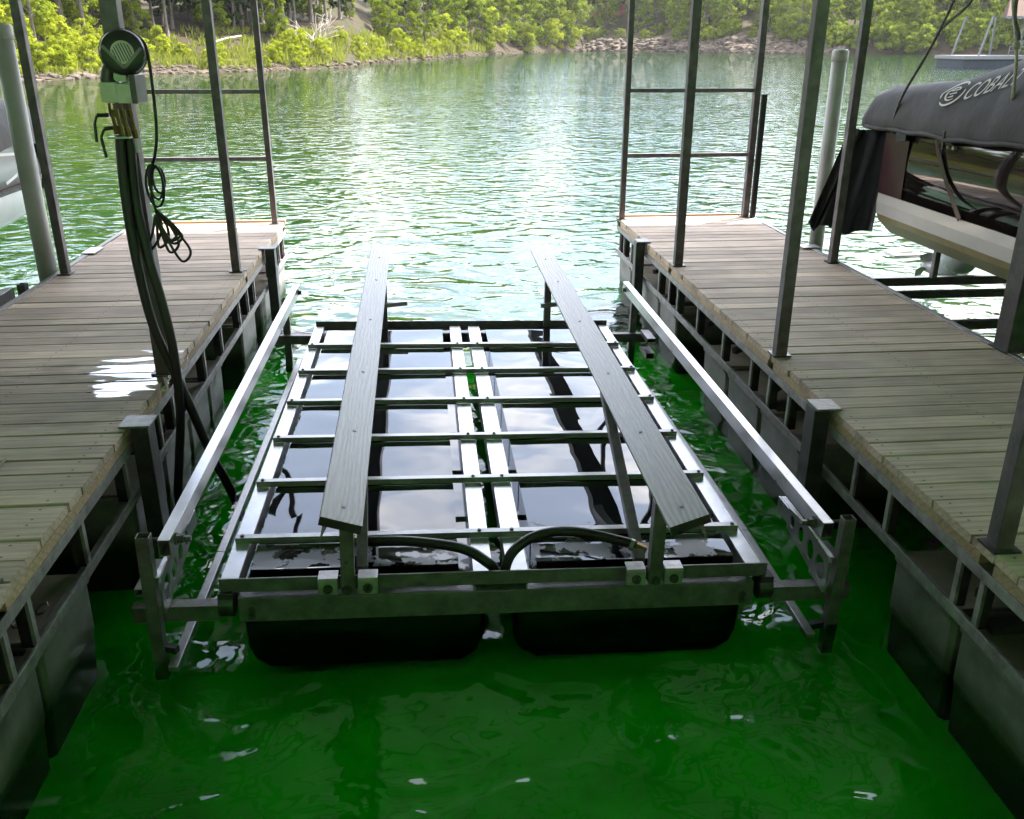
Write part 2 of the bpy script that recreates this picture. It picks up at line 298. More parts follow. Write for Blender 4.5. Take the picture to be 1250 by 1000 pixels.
def bar(bm, a, b, w, h, upv=(0, 0, 1), hollow=0., depth=.12):
    """rectangular bar from a to b, w wide (sideways), h high; hollow = wall thickness of an open tube"""
    a, b = Vector(a), Vector(b); d, s, u = frame_of(a, b, upv)
    def ring(c, ww, hh): return [bm.verts.new(c+s*x*ww/2+u*y*hh/2) for x, y in ((-1, -1), (1, -1), (1, 1), (-1, 1))]
    A, B = ring(a, w, h), ring(b, w, h)
    for i in range(4): j = (i+1) % 4; bm.faces.new((A[i], A[j], B[j], B[i]))
    if hollow:
        for c, R_, dd in ((a, A, d), (b, B, -d)):
            I = ring(c, w-2*hollow, h-2*hollow); J = ring(c+dd*depth, w-2*hollow, h-2*hollow)
            for i in range(4):
                j = (i+1) % 4; bm.faces.new((R_[i], R_[j], I[j], I[i])); bm.faces.new((I[i], I[j], J[j], J[i]))
            bm.faces.new(J)
    else: bm.faces.new(A); bm.faces.new(B)
def box(bm, x0, x1, y0, y1, z0, z1): bar(bm, ((x0+x1)/2, y0, (z0+z1)/2), ((x0+x1)/2, y1, (z0+z1)/2), abs(x1-x0), abs(z1-z0))
def tube(bm, pts, r, n=10, caps=True):
    pts = [Vector(p) for p in pts]; rr = r if isinstance(r, (list, tuple)) else [r]*len(pts); rings = []; pu = None
    for i, p in enumerate(pts):
        d = (pts[min(i+1, len(pts)-1)]-pts[max(i-1, 0)]).normalized()
        u = pu if pu is not None else (Vector((0, 0, 1)) if abs(d.z) < .9 else Vector((1, 0, 0)))
        s = d.cross(u)
        if s.length < 1e-4: s = d.orthogonal()
        s.normalize(); u = s.cross(d).normalized(); pu = u
        rings.append([bm.verts.new(p+(s*math.cos(2*math.pi*k/n)+u*math.sin(2*math.pi*k/n))*rr[i]) for k in range(n)])
    for A, B in zip(rings, rings[1:]):
        for k in range(n): j = (k+1) % n; bm.faces.new((A[k], A[j], B[j], B[k]))
    if caps: bm.faces.new(rings[0]); bm.faces.new(rings[-1])
def smoothpath(pts, n=6):
    P = [Vector(p) for p in pts]; P = [P[0]*2-P[1]]+P+[P[-1]*2-P[-2]]; o = []
    for i in range(1, len(P)-2):
        for k in range(n):
            t = k/n; o.append(.5*((2*P[i])+(P[i+1]-P[i-1])*t+(2*P[i-1]-5*P[i]+4*P[i+1]-P[i+2])*t*t+(3*P[i]-P[i-1]-3*P[i+1]+P[i+2])*t**3))
    o.append(P[-2]); return o
def tag(o, label=None, cat=None, group=None, kind=None):
    if label: o['label'] = label
    if cat: o['category'] = cat
    if group: o['group'] = group
    if kind: o['kind'] = kind
    return o
def empty(name, loc, label, cat, group=None):
    o = bpy.data.objects.new(name, None); C.objects.link(o); o.location = loc; o.empty_display_size = .1
    return tag(o, label, cat, group)
def hexbolt(bm, c, d, r=.014, l=.012):
    c = Vector(c); d = Vector(d).normalized(); tube(bm, [c, c+d*l*.35], r*1.35, 12); tube(bm, [c+d*l*.35, c+d*l*1.3], r, 6)
def bolt(R, o, c, d, r, l):
    bm = bmesh.new(); hexbolt(bm, c, d, r, l); bmesh.ops.translate(bm, verts=bm.verts, vec=-R.off); return fin('bolt', bm, 'bolt', o)
class Rel:
    """children given in world coordinates, kept relative to an unrotated parent"""
    def __init__(s, root): s.root = root; s.off = Vector(root.location)
    def put(s, name, bm, m, smooth=False, bevel=0., parent=None, label=None):
        bmesh.ops.translate(bm, verts=bm.verts, vec=-s.off)
        o = fin(name, bm, m, parent or s.root, smooth, bevel)
        if label: o['label'] = label
        return o

# ------------------------------------------------------------------ terrain and water
PX = [(-260, 104), (0, 100), (46, 99), (95, 96.5), (169, 90), (245, 88.5), (340, 86), (423, 82.7), (464, 76.5), (523, 73), (580, 67.8), (626, 65.5), (704, 62.8), (712, 62.2), (800, 63), (900, 64.5), (1060, 66), (1180, 67), (1250, 67.5), (1400, 69)]
def px_ground(x, y, z=0):
    d = fw+rt*((x-625)/F)-up*((y-500)/F); t = (z-CZ)/d.z; return Vector((d.x*t, d.y*t, z))
SH = []
for x, y in PX:
    p = px_ground(x, y); SH.append((math.atan2(p.x, p.y), p.length))
SH = [(-math.pi, 26), (-2.2, 34), (-1.2, 55)]+SH+[(1.2, 120), (2.2, 40), (math.pi, 26)]  # unseen close shore behind the camera, added to block sky light
def r_shore(az):
    for (a, r), (b, s) in zip(SH, SH[1:]):
        if a <= az <= b: return r+(s-r)*(az-a)/(b-a)
    return 170
TIP = math.radians(9.2)
def prof(d, az):
    if az > 1.9 or az < -1.7: P = [(-15, -2), (0, 0), (2, 1), (10, 5), (30, 18), (70, 34), (400, 60)]  # steep hillside behind the camera, added to keep sky off front faces
    elif az < TIP: P = [(-15, -2), (0, 0), (1, .3), (4, .9), (10, 1.9), (16, 3.2), (30, 5.5), (70, 9), (160, 18), (400, 40)]
    else: P = [(-15, -2), (0, 0), (1.5, .9), (6, 3.0), (10, 4.4), (18, 6.2), (40, 12), (90, 30), (180, 52), (400, 80)]
    for (a, h), (b, k) in zip(P, P[1:]):
        if d <= b: return h+(k-h)*max(0, (d-a))/(b-a)
    return P[-1][1]
def ground_z(az, d):
    x, y = math.sin(az)*(r_shore(az)+d), math.cos(az)*(r_shore(az)+d)
    n = noise.noise(Vector((x*.08, y*.08, 0)))*.8+noise.noise(Vector((x*.3, y*.3, 3)))*.25
    return prof(d, az)+n*min(1.6, max(0, d)*.16)
def at_bank(az, d, dz=0):
    r = r_shore(az)+d; return Vector((math.sin(az)*r, math.cos(az)*r, ground_z(az, d)+dz))
azs = [math.radians(-180+i*6) for i in range(23)]+[math.radians(-45+.35*i) for i in range(258)]+[math.radians(46+i*6) for i in range(23)]+[math.pi]
ds = [-15, -3, 0, .6, 1.3, 2.2, 3.5, 5, 7, 9.5, 12, 15, 19, 25, 34, 48, 70, 100, 150, 230, 400]
bm = bmesh.new(); grid = [[bm.verts.new(at_bank(a, d)) for d in ds] for a in azs]
for A, B in zip(grid, grid[1:]):
    for k in range(len(ds)-1): bm.faces.new((A[k], B[k], B[k+1], A[k+1]))
tag(fin('ground', bm, 'ground', smooth=True), kind='structure')
def disc(name, z, m, r=420):
    bm = bmesh.new(); box_ = [bm.verts.new((math.cos(i*math.pi/24)*r, math.sin(i*math.pi/24)*r, z)) for i in range(48)]; bm.faces.new(box_)
    return tag(fin(name, bm, m), kind='structure')
disc('water_surface', 0, 'water'); disc('water', -.24, 'waterbody')

# ------------------------------------------------------------------ foliage
def crown_mesh(name, h, w_, base, nclump, nleaf, size, flat=1.):
    """uneven crown: leaf faces scattered through many small clumps"""
    vs, fs = [], []; cl = []
    for i in range(nclump):
        t = random.random(); a = random.uniform(0, 6.283)
        prof_ = math.sin(math.pi*min(1, (t*.85+.13)))**.6; rr = w_*prof_*math.sqrt(random.uniform(.08, 1))
        cl.append((Vector((math.cos(a)*rr, math.sin(a)*rr, base+(h-base)*t)), random.uniform(.10, .24)*w_+.12))
    for c, r in cl:
        for k in range(nleaf):
            v = Vector((random.gauss(0, 1), random.gauss(0, 1), random.gauss(0, 1))).normalized()*r*random.uniform(.45, 1.1)
            v.z *= .7*flat; p = c+v; s = size*random.uniform(.6, 1.3)
            n = (v.normalized()+Vector((random.gauss(0, .6), random.gauss(0, .6), random.gauss(.5, .6)))).normalized()
            a1 = n.orthogonal().normalized(); a2 = n.cross(a1); th = random.uniform(0, 6.28); a1, a2 = a1*math.cos(th)+a2*math.sin(th), a2*math.cos(th)-a1*math.sin(th)
            i0 = len(vs); vs += [p-a1*s*.5, p+a2*s*.28-n*s*.08, p+a1*s*.5, p-a2*s*.28-n*s*.08]; fs.append((i0, i0+1, i0+2, i0+3))
    me = bpy.data.meshes.new(name); me.from_pydata([tuple(v) for v in vs], [], fs); return me, cl
def trunk_mesh(name, h, r, cl, lean=0., nl=7, bare=.35):
    bm = bmesh.new(); pts = []
    for i in range(7):
        t = i/6; pts.append(Vector((lean*t*h+noise.noise(Vector((t*3, h, r*9)))*.25*t, noise.noise(Vector((t*3, r, h)))*.25*t, -.4+(h*.93+.4)*t)))
    tube(bm, pts, [r*1.35]+[r*(1-.8*i/6) for i in range(1, 7)], 7)
    for k in range(nl):
        c = random.choice(cl)[0]; t = max(bare, min(.85, (c.z/h)*.75)); i = int(t*6); p = pts[i].lerp(pts[i+1], t*6-i)
        m = p.lerp(c, .5)+Vector((0, 0, .08*h*.3)); tube(bm, [p, m, c], [r*.38, r*.25, r*.08], 5, False)
    me = bpy.data.meshes.new(name); bm.to_mesh(me); bm.free()
    for p in me.polygons: p.use_smooth = True
    return me
TREES = {}
def deftree(key, h, w_, base, ncl, nl, size, r, leaf, lean=0., limbs=8, flat=1.):
    lst = []
    for v in range(3):
        cm, cl = crown_mesh('crown', h, w_, base, ncl, nl, size, flat); tm = trunk_mesh('trunk', h, r, cl, lean*random.choice((-1, 1)), limbs)
        cm.materials.append(M[leaf]); tm.materials.append(M['bark']); lst.append((cm, tm))
    TREES[key] = lst
deftree('broad', 14, 3.6, 4.5, 60, 75, .42, .22, 'leaf')
deftree('low', 10, 3.2, .8, 60, 80, .42, .13, 'leaf', .04)
deftree('far', 15, 4.2, 2.0, 70, 60, .75, .24, 'leaf')
deftree('cedar', 11, 2.2, 1.0, 60, 60, .35, .16, 'leafdark')
deftree('shrub', 2.2, 1.15, .1, 26, 60, .20, .03, 'bush', .1, 5)
deftree('bigshrub', 4.2, 2.1, .2, 34, 70, .30, .05, 'bush', .1, 6)
deftree('farshrub', 4.0, 2.6, .1, 30, 50, .5, .06, 'leaf', .05, 5)
def tree(name, key, az, d, s, label, cat, group, dz=0, crown=True):
    e = empty(name, at_bank(az, d, dz), label, cat, group); cm, tm = random.choice(TREES[key])
    e.rotation_euler = (0, 0, random.uniform(0, 6.28)); k = s*random.uniform(.85, 1.15); e.scale = (k*random.uniform(.9, 1.1), k, k*random.uniform(.9, 1.1))
    o = bpy.data.objects.new('trunk', tm); C.objects.link(o); o.parent = e
    if crown: o = bpy.data.objects.new('crown', cm); C.objects.link(o); o.parent = e
    return e
def az_px(x): return math.atan2(*(lambda p: (p.x, p.y))(px_ground(x, 100)))
ORD = ['leftmost', 'second from the left', 'third from the left', 'fourth from the left', 'fifth from the left', 'sixth from the left', 'seventh from the left', 'eighth from the left', 'ninth from the left', 'tenth from the left', 'second from the right', 'rightmost']
# shrubs on the near (left) bank
for i in range(74):
    x = random.uniform(-120, 560); d = random.choice((random.uniform(.8, 4), random.uniform(3, 11)))
    if 168 < x < 250 and d < 3 or 385 < x < 480 and d < 3: continue
    tree('bank_shrub', 'shrub', az_px(x), d, random.uniform(.5, .95), 'low yellow-green shrub growing on the sunlit near bank', 'shrub', 'low shrubs along the near bank')
for k_, (x, d, s) in enumerate(sorted(((18, 4, .9), (70, 7, .8), (118, 3, .5), (440, 3, .55), (395, 2.5, .5), (488, 3, .8), (545, 6, 1.3), (560, 3, 1.1), (600, 3, 1.6), (640, 3, 1.6), (672, 3, 2.0), (690, 2, 1.9)))):
    tree('willow_shrub', 'bigshrub', az_px(x), d, s, ORD[k_]+' of the twelve tall bright bushes at the near water edge', 'bush', 'tall bright bushes at the water edge')
# the trunks that stand out between the dock posts
for x, d, s, lab in ((52, 6, .55, 'slim leaning grey tree nearest the left picture edge'), (113, 13, .8, 'grey forked tree left of the blower post'), (173, 16, .9, 'pale leaning tree just right of the blower post'), (196, 18, .85, 'straight brown trunk, left one of a close pair'), (212, 15, 1., 'straight brown trunk, right one of a close pair'), (352, 17, .9, 'dark trunk left of the bleached dead branches'), (366, 17, .8, 'slimmer trunk touching the bleached dead branches')):
    tree('hardwood_tree', 'broad', az_px(x), d, s, lab, 'tree', 'trees with bare trunks on the near bank')
for k_, (x, d, s) in enumerate(sorted(((480, 12, .8), (505, 10, .62), (520, 14, .9), (560, 8, .8), (590, 6, 1.), (612, 10, 1.3), (640, 5, 1.3), (660, 10, 1.6), (682, 6, 1.5), (694, 12, 1.7)))):
    tree('leafy_tree', 'low', az_px(x), d, s, (ORD[k_] if k_ < 9 else 'rightmost')+' of the leafy low-branched trees on the wooded point', 'tree', 'leafy trees on the wooded point')
for i in range(170):
    x = random.uniform(-700, 700); d = random.choice((random.uniform(17, 32), random.uniform(30, 75)))
    tree('woodland_tree', 'broad' if random.random() < .6 else 'cedar', az_px(x), d, random.uniform(.9, 1.3), 'woodland tree deep in the shade behind the near bank', 'tree', 'woodland trees behind the near bank')
for i in range(60):
    x = random.uniform(-200, 560); d = random.uniform(13, 34)
    tree('understory_tree', 'low', az_px(x), d, random.uniform(.35, .75), 'small understory tree among the trunks behind the near bank', 'tree', 'understory trees behind the near bank')
# the far (right) bank
for i in range(70):
    x = random.uniform(706, 1500); d = random.uniform(7, 26)
    tree('far_bank_tree', 'far', az_px(x), d+(7 if x < 900 else 1 if x < 1000 else -4), random.uniform(.6, 1.05), 'leafy tree above the far rocky bank', 'tree', 'trees on the far bank')
for i in range(150):
    x = random.uniform(560, 1700); d = random.uniform(22, 110)
    tree('hillside_tree', 'far', az_px(x), d, random.uniform(1.2, 1.9), 'tree on the wooded hillside beyond the far bank', 'tree', 'trees on the far hillside')
for i in range(110):
    x = random.uniform(1000, 1330) if i < 80 else random.uniform(715, 1000); d = random.uniform(.8, 8) if x > 1000 else random.uniform(5, 13)
    tree('far_bank_bush', 'farshrub', az_px(x), d, random.uniform(.7, 1.5) if x > 1000 else random.uniform(.5, 1.1), 'rounded green bush just above the far waterline', 'bush', 'bushes along the far bank')
for x, d in ((822, 8), (970, 3), (885, 10)):
    tree('bare_trunk_tree', 'far', az_px(x), d, .8, {970: 'thin pale trunked tree standing alone on the far rocks', 822: 'grey trunked tree above the far rocks, right of the red cabin', 885: 'grey trunked tree above the far rocks, near their middle'}[x], 'tree', None)
# grass, rocks
def scatter_tufts():
    vs, fs = [], []
    for i in range(5200):
        x = random.uniform(-200, 600); az = az_px(x); d = random.uniform(.8, 17)
        if noise.noise(Vector((x*.05, d*.4, 1))) < -.12: continue
        p = at_bank(az, d); k = 1+max(0, (r_shore(az)-80)/90)
        for j in range(5):
            a = random.uniform(0, 6.28); l = random.uniform(.25, .65)*k; wv = Vector((math.cos(a), math.sin(a), 0))
            q = p+Vector((random.uniform(-.35, .35), random.uniform(-.35, .35), -.05)); i0 = len(vs)
            t_ = q+Vector((random.gauss(0, .15), random.gauss(0, .15), l)); vs += [q-wv*.07*k, q+wv*.07*k, t_+wv*.02, t_-wv*.02]; fs.append((i0, i0+1, i0+2, i0+3))
    me = bpy.data.meshes.new('grass'); me.from_pydata([tuple(v) for v in vs], [], fs); o = link('bank_grass', me, 'grass')
    tag(o, 'yellow-green grass and weeds covering the near bank', 'grass', None, 'stuff')
scatter_tufts()
def rocks(name, n, fx, fd, fs_, label):
    bm = bmesh.new()
    for i in range(n):
        az = az_px(random.uniform(*fx)); p = at_bank(az, random.uniform(*fd)); s = random.uniform(*fs_)*random.choice((1, 1, 1.7))
        r = bmesh.ops.create_icosphere(bm, subdivisions=1, radius=s)['verts']; sc = Vector((random.uniform(.8, 1.8), random.uniform(.7, 1.2), random.uniform(.35, .7))); rz = Matrix.Rotation(random.uniform(0, 3), 3, 'Z')
        for v in r: v.co = p+rz@Vector((v.co.x*sc.x*random.uniform(.8, 1.2), v.co.y*sc.y, v.co.z*sc.z*random.uniform(.7, 1.3)))
    tag(fin(name, bm, 'rock'), label, 'rocks', None, 'stuff')
rocks('near_bank_rocks', 900, (-200, 700), (-.5, 1.9), (.06, .28), 'small tan rocks strewn along the near waterline')
rocks('far_bank_rocks', 1500, (700, 1030), (-.5, 6.5), (.3, .95), 'broken tan and grey rocks of the far bank')
# dead branches and logs
def dead(x, d, n, h, name, label):
    e = empty(name, at_bank(az_px(x), d), label, 'dead tree'); bm = bmesh.new()
    for i in range(n):
        a = random.uniform(-1.9, 1.2); p = Vector((random.uniform(-.3, .3), 0, 0)); pts = [p]; dirv = Vector((math.sin(a)*.8, random.uniform(-.4, .4), 1)).normalized()
        for k in range(5): dirv = (dirv+Vector((random.gauss(0, .25), random.gauss(0, .2), random.gauss(0, .2)))).normalized(); pts.append(pts[-1]+dirv*h/5*random.uniform(.6, 1.2))
        tube(bm, pts, [.07-.011*k for k in range(6)], 5)
        for q in range(3):
            k = random.randint(1, 4); b = pts[k]; dv = (pts[k+1]-b).normalized()+Vector((random.gauss(0, .7), random.gauss(0, .5), random.gauss(.2, .4))); tube(bm, [b, b+dv*.5, b+dv*1.0+Vector((0, 0, -.1))], [.03, .022, .01], 4)
    fin('branch', bm, 'deadwood', e, True)
dead(392, 9, 13, 3.6, 'dead_tree', 'bleached bare branches of a fallen tree on the near bank')
def log(x0, d0, x1, d1, r, label):
    a, b = at_bank(az_px(x0), d0, .35), at_bank(az_px(x1), d1, .35); bm = bmesh.new(); tube(bm, [a, a.lerp(b, .5)+Vector((0, 0, .1)), b], [r, r*.8, r*.5], 8)
    o = fin('fallen_log', bm, 'deadwood', None, True); tag(o, label, 'log')
log(362, 13, 450, 9, .17, 'bleached fallen log lying under the bare dead branches')
log(262, 11.5, 300, 12.5, .16, 'short pale log lying in the grass left of the near bank trunks')
log(470, 9, 500, 7.5, .10, 'thin pale log among the bushes near the wooded point')
# red cabin glimpsed above the far bank, boathouse on the right
e = empty('red_cabin', at_bank(az_px(742), 34, 0), 'small faded red cabin half hidden in the trees above the far bank', 'cabin')
bm = bmesh.new(); box(bm, -5, 4, -3, 3, -2, 3.2); fin('wall', bm, 'red', e)
bm = bmesh.new(); vs = [bm.verts.new(p) for p in ((-5.6, -3.6, 3.1), (4.6, -3.6, 3.1), (4.6, 0, 5), (-5.6, 0, 5), (-5.6, 3.6, 3.1), (4.6, 3.6, 3.1))]; bm.faces.new(vs[:4]); bm.faces.new((vs[3], vs[2], vs[5], vs[4])); r = bmesh.ops.solidify(bm, geom=bm.faces[:], thickness=.15); fin('roof', bm, 'rust', e)
bm = bmesh.new(); box(bm, -2, -1, -3.08, -3.01, .9, 2.2); fin('window', bm, 'blackpl', e)
e = empty('boathouse', (61, 100, 0), 'small boathouse with brown roof on a floating platform across the cove', 'boathouse'); R = Rel(e)
bm = bmesh.new(); box(bm, 57, 72, 98, 104, .85, 1.2); R.put('deck', bm, 'whitepaint')
bm = bmesh.new(); box(bm, 57.2, 71.8, 98.3, 103.7, -.3, .84); R.put('float', bm, 'slate')
for x in (58.8, 63.2, 67.6, 71.4):
    for y in (98.4, 103.6):
        bm = bmesh.new(); bar(bm, (x, y, 1.2), (x+.9 if x < 60 else x, y, 5.1), .16, .16); R.put('post', bm, 'whitepaint')
for a, b in (((61.6, 98.4, 5), (63.1, 98.4, 2.2)), ((64.8, 98.4, 5), (63.3, 98.4, 2.2))):
    bm = bmesh.new(); bar(bm, a, b, .1, .1); R.put('brace', bm, 'whitepaint')
bm = bmesh.new(); bar(bm, (62, 98.2, 2.1), (71, 98.2, 2.1), .08, .08); bar(bm, (62, 98.2, 1.7), (71, 98.2, 1.7), .06, .06)
for x in range(62, 72): bar(bm, (x, 98.2, 1.2), (x, 98.2, 2.15), .06, .06)
R.put('handrail', bm, 'whitepaint')
bm = bmesh.new(); P = [bm.verts.new(p) for p in ((60.3, 97, 5.0), (73, 97, 5.0), (73, 105, 5.0), (64.6, 105, 5.0), (62.8, 101, 6.9), (70, 101, 6.9))]
for f in ((0, 1, 5, 4), (1, 2, 5), (2, 3, 4, 5), (3, 0, 4)): bm.faces.new([P[i] for i in f])
bm.faces.new(P[3::-1]); R.put('roof', bm, 'rust')
bm = bmesh.new(); box(bm, 60.3, 73, 96.95, 97.1, 4.8, 5.05); R.put('fascia', bm, 'whitepaint')

# ------------------------------------------------------------------ docks
ZD = .70
POSTY = (9.75, 7.58, 5.12, 2.80)
def plank_mesh(w_):
    bm = bmesh.new(); box(bm, 0, w_, -.0705, .0705, -.038, 0); bmesh.ops.bevel(bm, geom=[e for e in bm.edges if abs(e.verts[0].co.x-e.verts[1].co.x) > .5], offset=.004, segments=1, affect='EDGES')
    me = bpy.data.meshes.new('deck_plank'); bmesh.ops.recalc_face_normals(bm, faces=bm.faces); bm.to_mesh(me); bm.free(); me.materials.append(M['deck']); return me
def dock(inner, outer, side, label, floats, gaps, struts):
    """side=+1: inner edge is the low-x edge"""
    root = empty('dock_finger', ((inner+outer)/2, 5.8, ZD), label, 'dock', 'dock fingers either side of the slip'); R = Rel(root)
    x0, x1 = min(inner, outer), max(inner, outer); me = plank_mesh(x1-x0)
    y = 9.77
    while y > -.1:
        o = bpy.data.objects.new('deck_plank', me); C.objects.link(o); o.parent = root
        jx = random.gauss(0, .004); o.location = Vector((x0+jx, y, ZD+random.gauss(0, .0015)))-R.off; o.rotation_euler = (random.gauss(0, .010), 0, random.gauss(0, .0018)); y -= .1455+random.uniform(-.0015, .0055)
    s = side; xi = inner+.004*s
    ys = [9.85]+[p for p in POSTY]+[.0]
    for xe, sg in ((inner, s), (outer, -s)):
        for a, b in zip(ys, ys[1:]):
            bm = bmesh.new(); box(bm, min(xe, xe+.04*sg), max(xe, xe+.04*sg), b+.045, a-.045, ZD-.085, ZD-.039); R.put('edge_board', bm, 'edge', bevel=.003)
        bm = bmesh.new(); box(bm, xe-.004, xe+.004, 0, 9.86, ZD-.135, ZD-.086) if sg > 0 else box(bm, xe-.004, xe+.004, 0, 9.86, ZD-.135, ZD-.086)
        box(bm, min(xe, xe+.06*sg)+.0045*(sg > 0), max(xe, xe+.06*sg)-.0045*(sg < 0), 0, 9.86, ZD-.135, ZD-.129); R.put('top_rail', bm, 'rail', bevel=.0015)
        bm = bmesh.new(); box(bm, xe-.006, xe+.006, 0, 9.86, .315, .365); box(bm, min(xe, xe+.06*sg)+.0065*(sg > 0), max(xe, xe+.06*sg)-.0065*(sg < 0), 0, 9.86, .315, .322); R.put('bottom_rail', bm, 'rail', bevel=.0015)
        for y in struts:
            bm = bmesh.new(); bar(bm, (xe+.010*sg, y, .36), (xe+.010*sg, y, ZD-.13), .014, .03 if y not in POSTY else .03); R.put('strut', bm, 'rail')
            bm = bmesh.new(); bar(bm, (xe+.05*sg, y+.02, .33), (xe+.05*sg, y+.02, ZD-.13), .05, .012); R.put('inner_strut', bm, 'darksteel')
    # end frame
    bm = bmesh.new(); box(bm, x0, x1, 9.862, 9.872, ZD-.135, ZD-.04); R.put('end_rail', bm, 'rail')
    bm = bmesh.new(); box(bm, x0, x1, 9.862, 9.872, .315, .365); R.put('end_rail', bm, 'rail')
    bm = bmesh.new(); box(bm, x0-.01, x1+.01, 9.85, 9.89, ZD-.03, ZD+.022); R.put('end_board', bm, 'edge', bevel=.004)
    for y in POSTY[1:]:
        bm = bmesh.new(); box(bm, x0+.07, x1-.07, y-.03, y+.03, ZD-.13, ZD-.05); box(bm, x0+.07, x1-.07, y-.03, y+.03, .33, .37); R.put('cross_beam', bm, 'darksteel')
    # diagonal braces seen inside the frame
    for y in (8.7, 6.9, 6.2, 5.4, 3.4, 3.0, 2.2):
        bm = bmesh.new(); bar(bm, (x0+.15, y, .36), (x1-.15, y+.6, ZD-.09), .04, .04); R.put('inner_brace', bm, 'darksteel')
    # floats: individual moulded tubs
    for xe, sg in ((inner, s), (outer, -s)):
        for (a, b) in floats:
            bm = bmesh.new(); wd = .62; X0 = xe+.018*sg; X1 = X0+wd*sg
            prof2 = ((0, .300), (0, .270), (.014, .262), (.018, .03), (.03, -.02), (.05, -.27))
            lo = []
            for yy, pin in ((b, 1), (b+.02, 0), (a-.02, 0), (a, 1)):
                row = []
                for off, z in prof2: row.append(bm.verts.new((X0+sg*(off+pin*.018), yy, z)))
                for off, z in reversed(prof2): row.append(bm.verts.new((X1-sg*(off+pin*.018), yy, z)))
                lo.append(row)
            for A, B in zip(lo, lo[1:]):
                for k in range(len(A)): j = (k+1) % len(A); bm.faces.new((A[k], A[j], B[j], B[k]))
            bm.faces.new(lo[0]); bm.faces.new(lo[-1])
            f = R.put('float', bm, 'float', bevel=.006)
            bm = bmesh.new(); box(bm, min(X0+.03*sg, X1-.03*sg), max(X0+.03*sg, X1-.03*sg), b+.03, a-.03, .301, .311); bmesh.ops.translate(bm, verts=bm.verts, vec=-R.off); fin('float_top', bm, 'floattop', f)
    return root, R
ST = [9.72, 9.5, 9.13, 7.95, 7.58, 7.3, 6.7, 6.05, 5.45, 5.12, 4.8, 3.9, 3.55, 2.96, 2.80, 2.2, 1.6]
dR, RR = dock(2.075, 3.53, 1, 'right dock finger of grey planks, beside the slip with the covered runabout', [(9.82, 9.22), (9.19, 8.02), (7.96, 7.38), (6.54, 5.98), (5.94, 5.30), (5.26, 4.60), (3.46, 2.95), (2.91, 2.20), (2.15, 1.3)], None, ST)
dL, RL = dock(-1.52, -3.03, -1, 'left dock finger of grey planks with the air blower and wet patch', [(9.82, 9.2), (9.17, 8.3), (7.95, 7.33), (6.50, 6.07), (6.03, 5.50), (5.46, 4.90), (4.86, 4.3), (3.60, 3.06), (3.02, 2.35), (2.3, 1.4)], None, [9.72, 9.4, 8.9, 7.9, 7.58, 7.2, 6.5, 5.95, 5.4, 5.12, 4.83, 4.2, 3.59, 3.01, 2.80, 2.2, 1.6])
def post(R, x, y, w_=.07, d=.07, top=4.4, m='post'):
    bm = bmesh.new(); bar(bm, (x, y, ZD+.006), (x, y, top), w_, d, (0, 1, 0)); o = R.put('post', bm, m, bevel=.004)
    bm = bmesh.new(); box(bm, x-w_*.5-.02, x+w_*.5+.02, y-d*.5-.02, y+d*.5+.02, ZD+.001, ZD+.011); bmesh.ops.translate(bm, verts=bm.verts, vec=-R.off); fin('base_plate', bm, 'darksteel', o); return o
for y in (7.52, 5.12, 2.82): post(RR, 2.125, y)
post(RR, 2.09, 9.72, .055, .06, 4.3); post(RR, 3.47, 9.76, .065, .08, 4.3); post(RR, 3.50, 7.52, .065); post(RR, 3.60, 5.10, .12, .15, 4.6, 'darksteel'); post(RR, 3.50, 2.82)
for x, y, w_ in ((-1.60, 9.76, .055), (-1.60, 7.62, .065), (-1.60, 2.86, .07), (-2.98, 7.64, .065), (-2.98, 5.12, .07), (-2.98, 9.76, .055), (-2.98, 2.86, .07)): post(RL, x, y, w_, .07, 4.3)
post(RL, -1.545, 5.12, .085, .085)
bm = bmesh.new(); bar(bm, (3.535, 9.70, ZD), (3.535, 9.70, 1.98), .05, .05, (0, 1, 0)); RR.put('bumper_post', bm, 'black', bevel=.003)
for z in (2.015, 1.365):
    bm = bmesh.new(); bar(bm, (2.12, 9.76, z), (3.435, 9.76, z), .035, .04); RR.put('guard_rail', bm, 'galv_dull')
    bm = bmesh.new(); bar(bm, (-1.63, 9.76, z), (-2.95, 9.76, z), .035, .04); RL.put('guard_rail', bm, 'galv_dull')
def sleeve(R, x, y, sg, m='darksteel'):
    bm = bmesh.new(); bar(bm, (x, y, .02), (x, y, ZD+.005), .085, .12, (0, 1, 0)); o = R.put('sleeve_post', bm, m, bevel=.004)
    bm = bmesh.new(); box(bm, x-.055+.02*sg, x+.075+.02*sg if sg > 0 else x+.055+.02*sg, y-.075, y+.075, ZD+.006, ZD+.018) if sg > 0 else box(bm, x-.095, x+.055, y-.075, y+.075, ZD+.006, ZD+.018)
    bmesh.ops.translate(bm, verts=bm.verts, vec=-R.off); fin('cap_plate', bm, 'cap', o, bevel=.002)
for y in (8.52, 4.26): sleeve(RR, 2.015, y, 1)
for y in (8.50, 4.34): sleeve(RL, -1.46, y, -1)
# steel side cleats / trim on the outer edges
bm = bmesh.new(); box(bm, 3.531, 3.575, 0, 9.8, ZD-.03, ZD+.008); RR.put('edge_trim', bm, 'rail', bevel=.003)
bm = bmesh.new(); box(bm, -3.075, -3.031, 0, 9.8, ZD-.03, ZD+.008); RL.put('edge_trim', bm, 'galv_dull', bevel=.003)
bm = bmesh.new(); box(bm, -3.10, -2.98, 8.35, 8.62, ZD+.009, ZD+.02); RL.put('corner_plate', bm, 'galv', bevel=.003)
bm = bmesh.new(); box(bm, 3.45, 3.62, 8.05, 8.2, ZD+.009, ZD+.02); RR.put('corner_plate', bm, 'galv', bevel=.003)
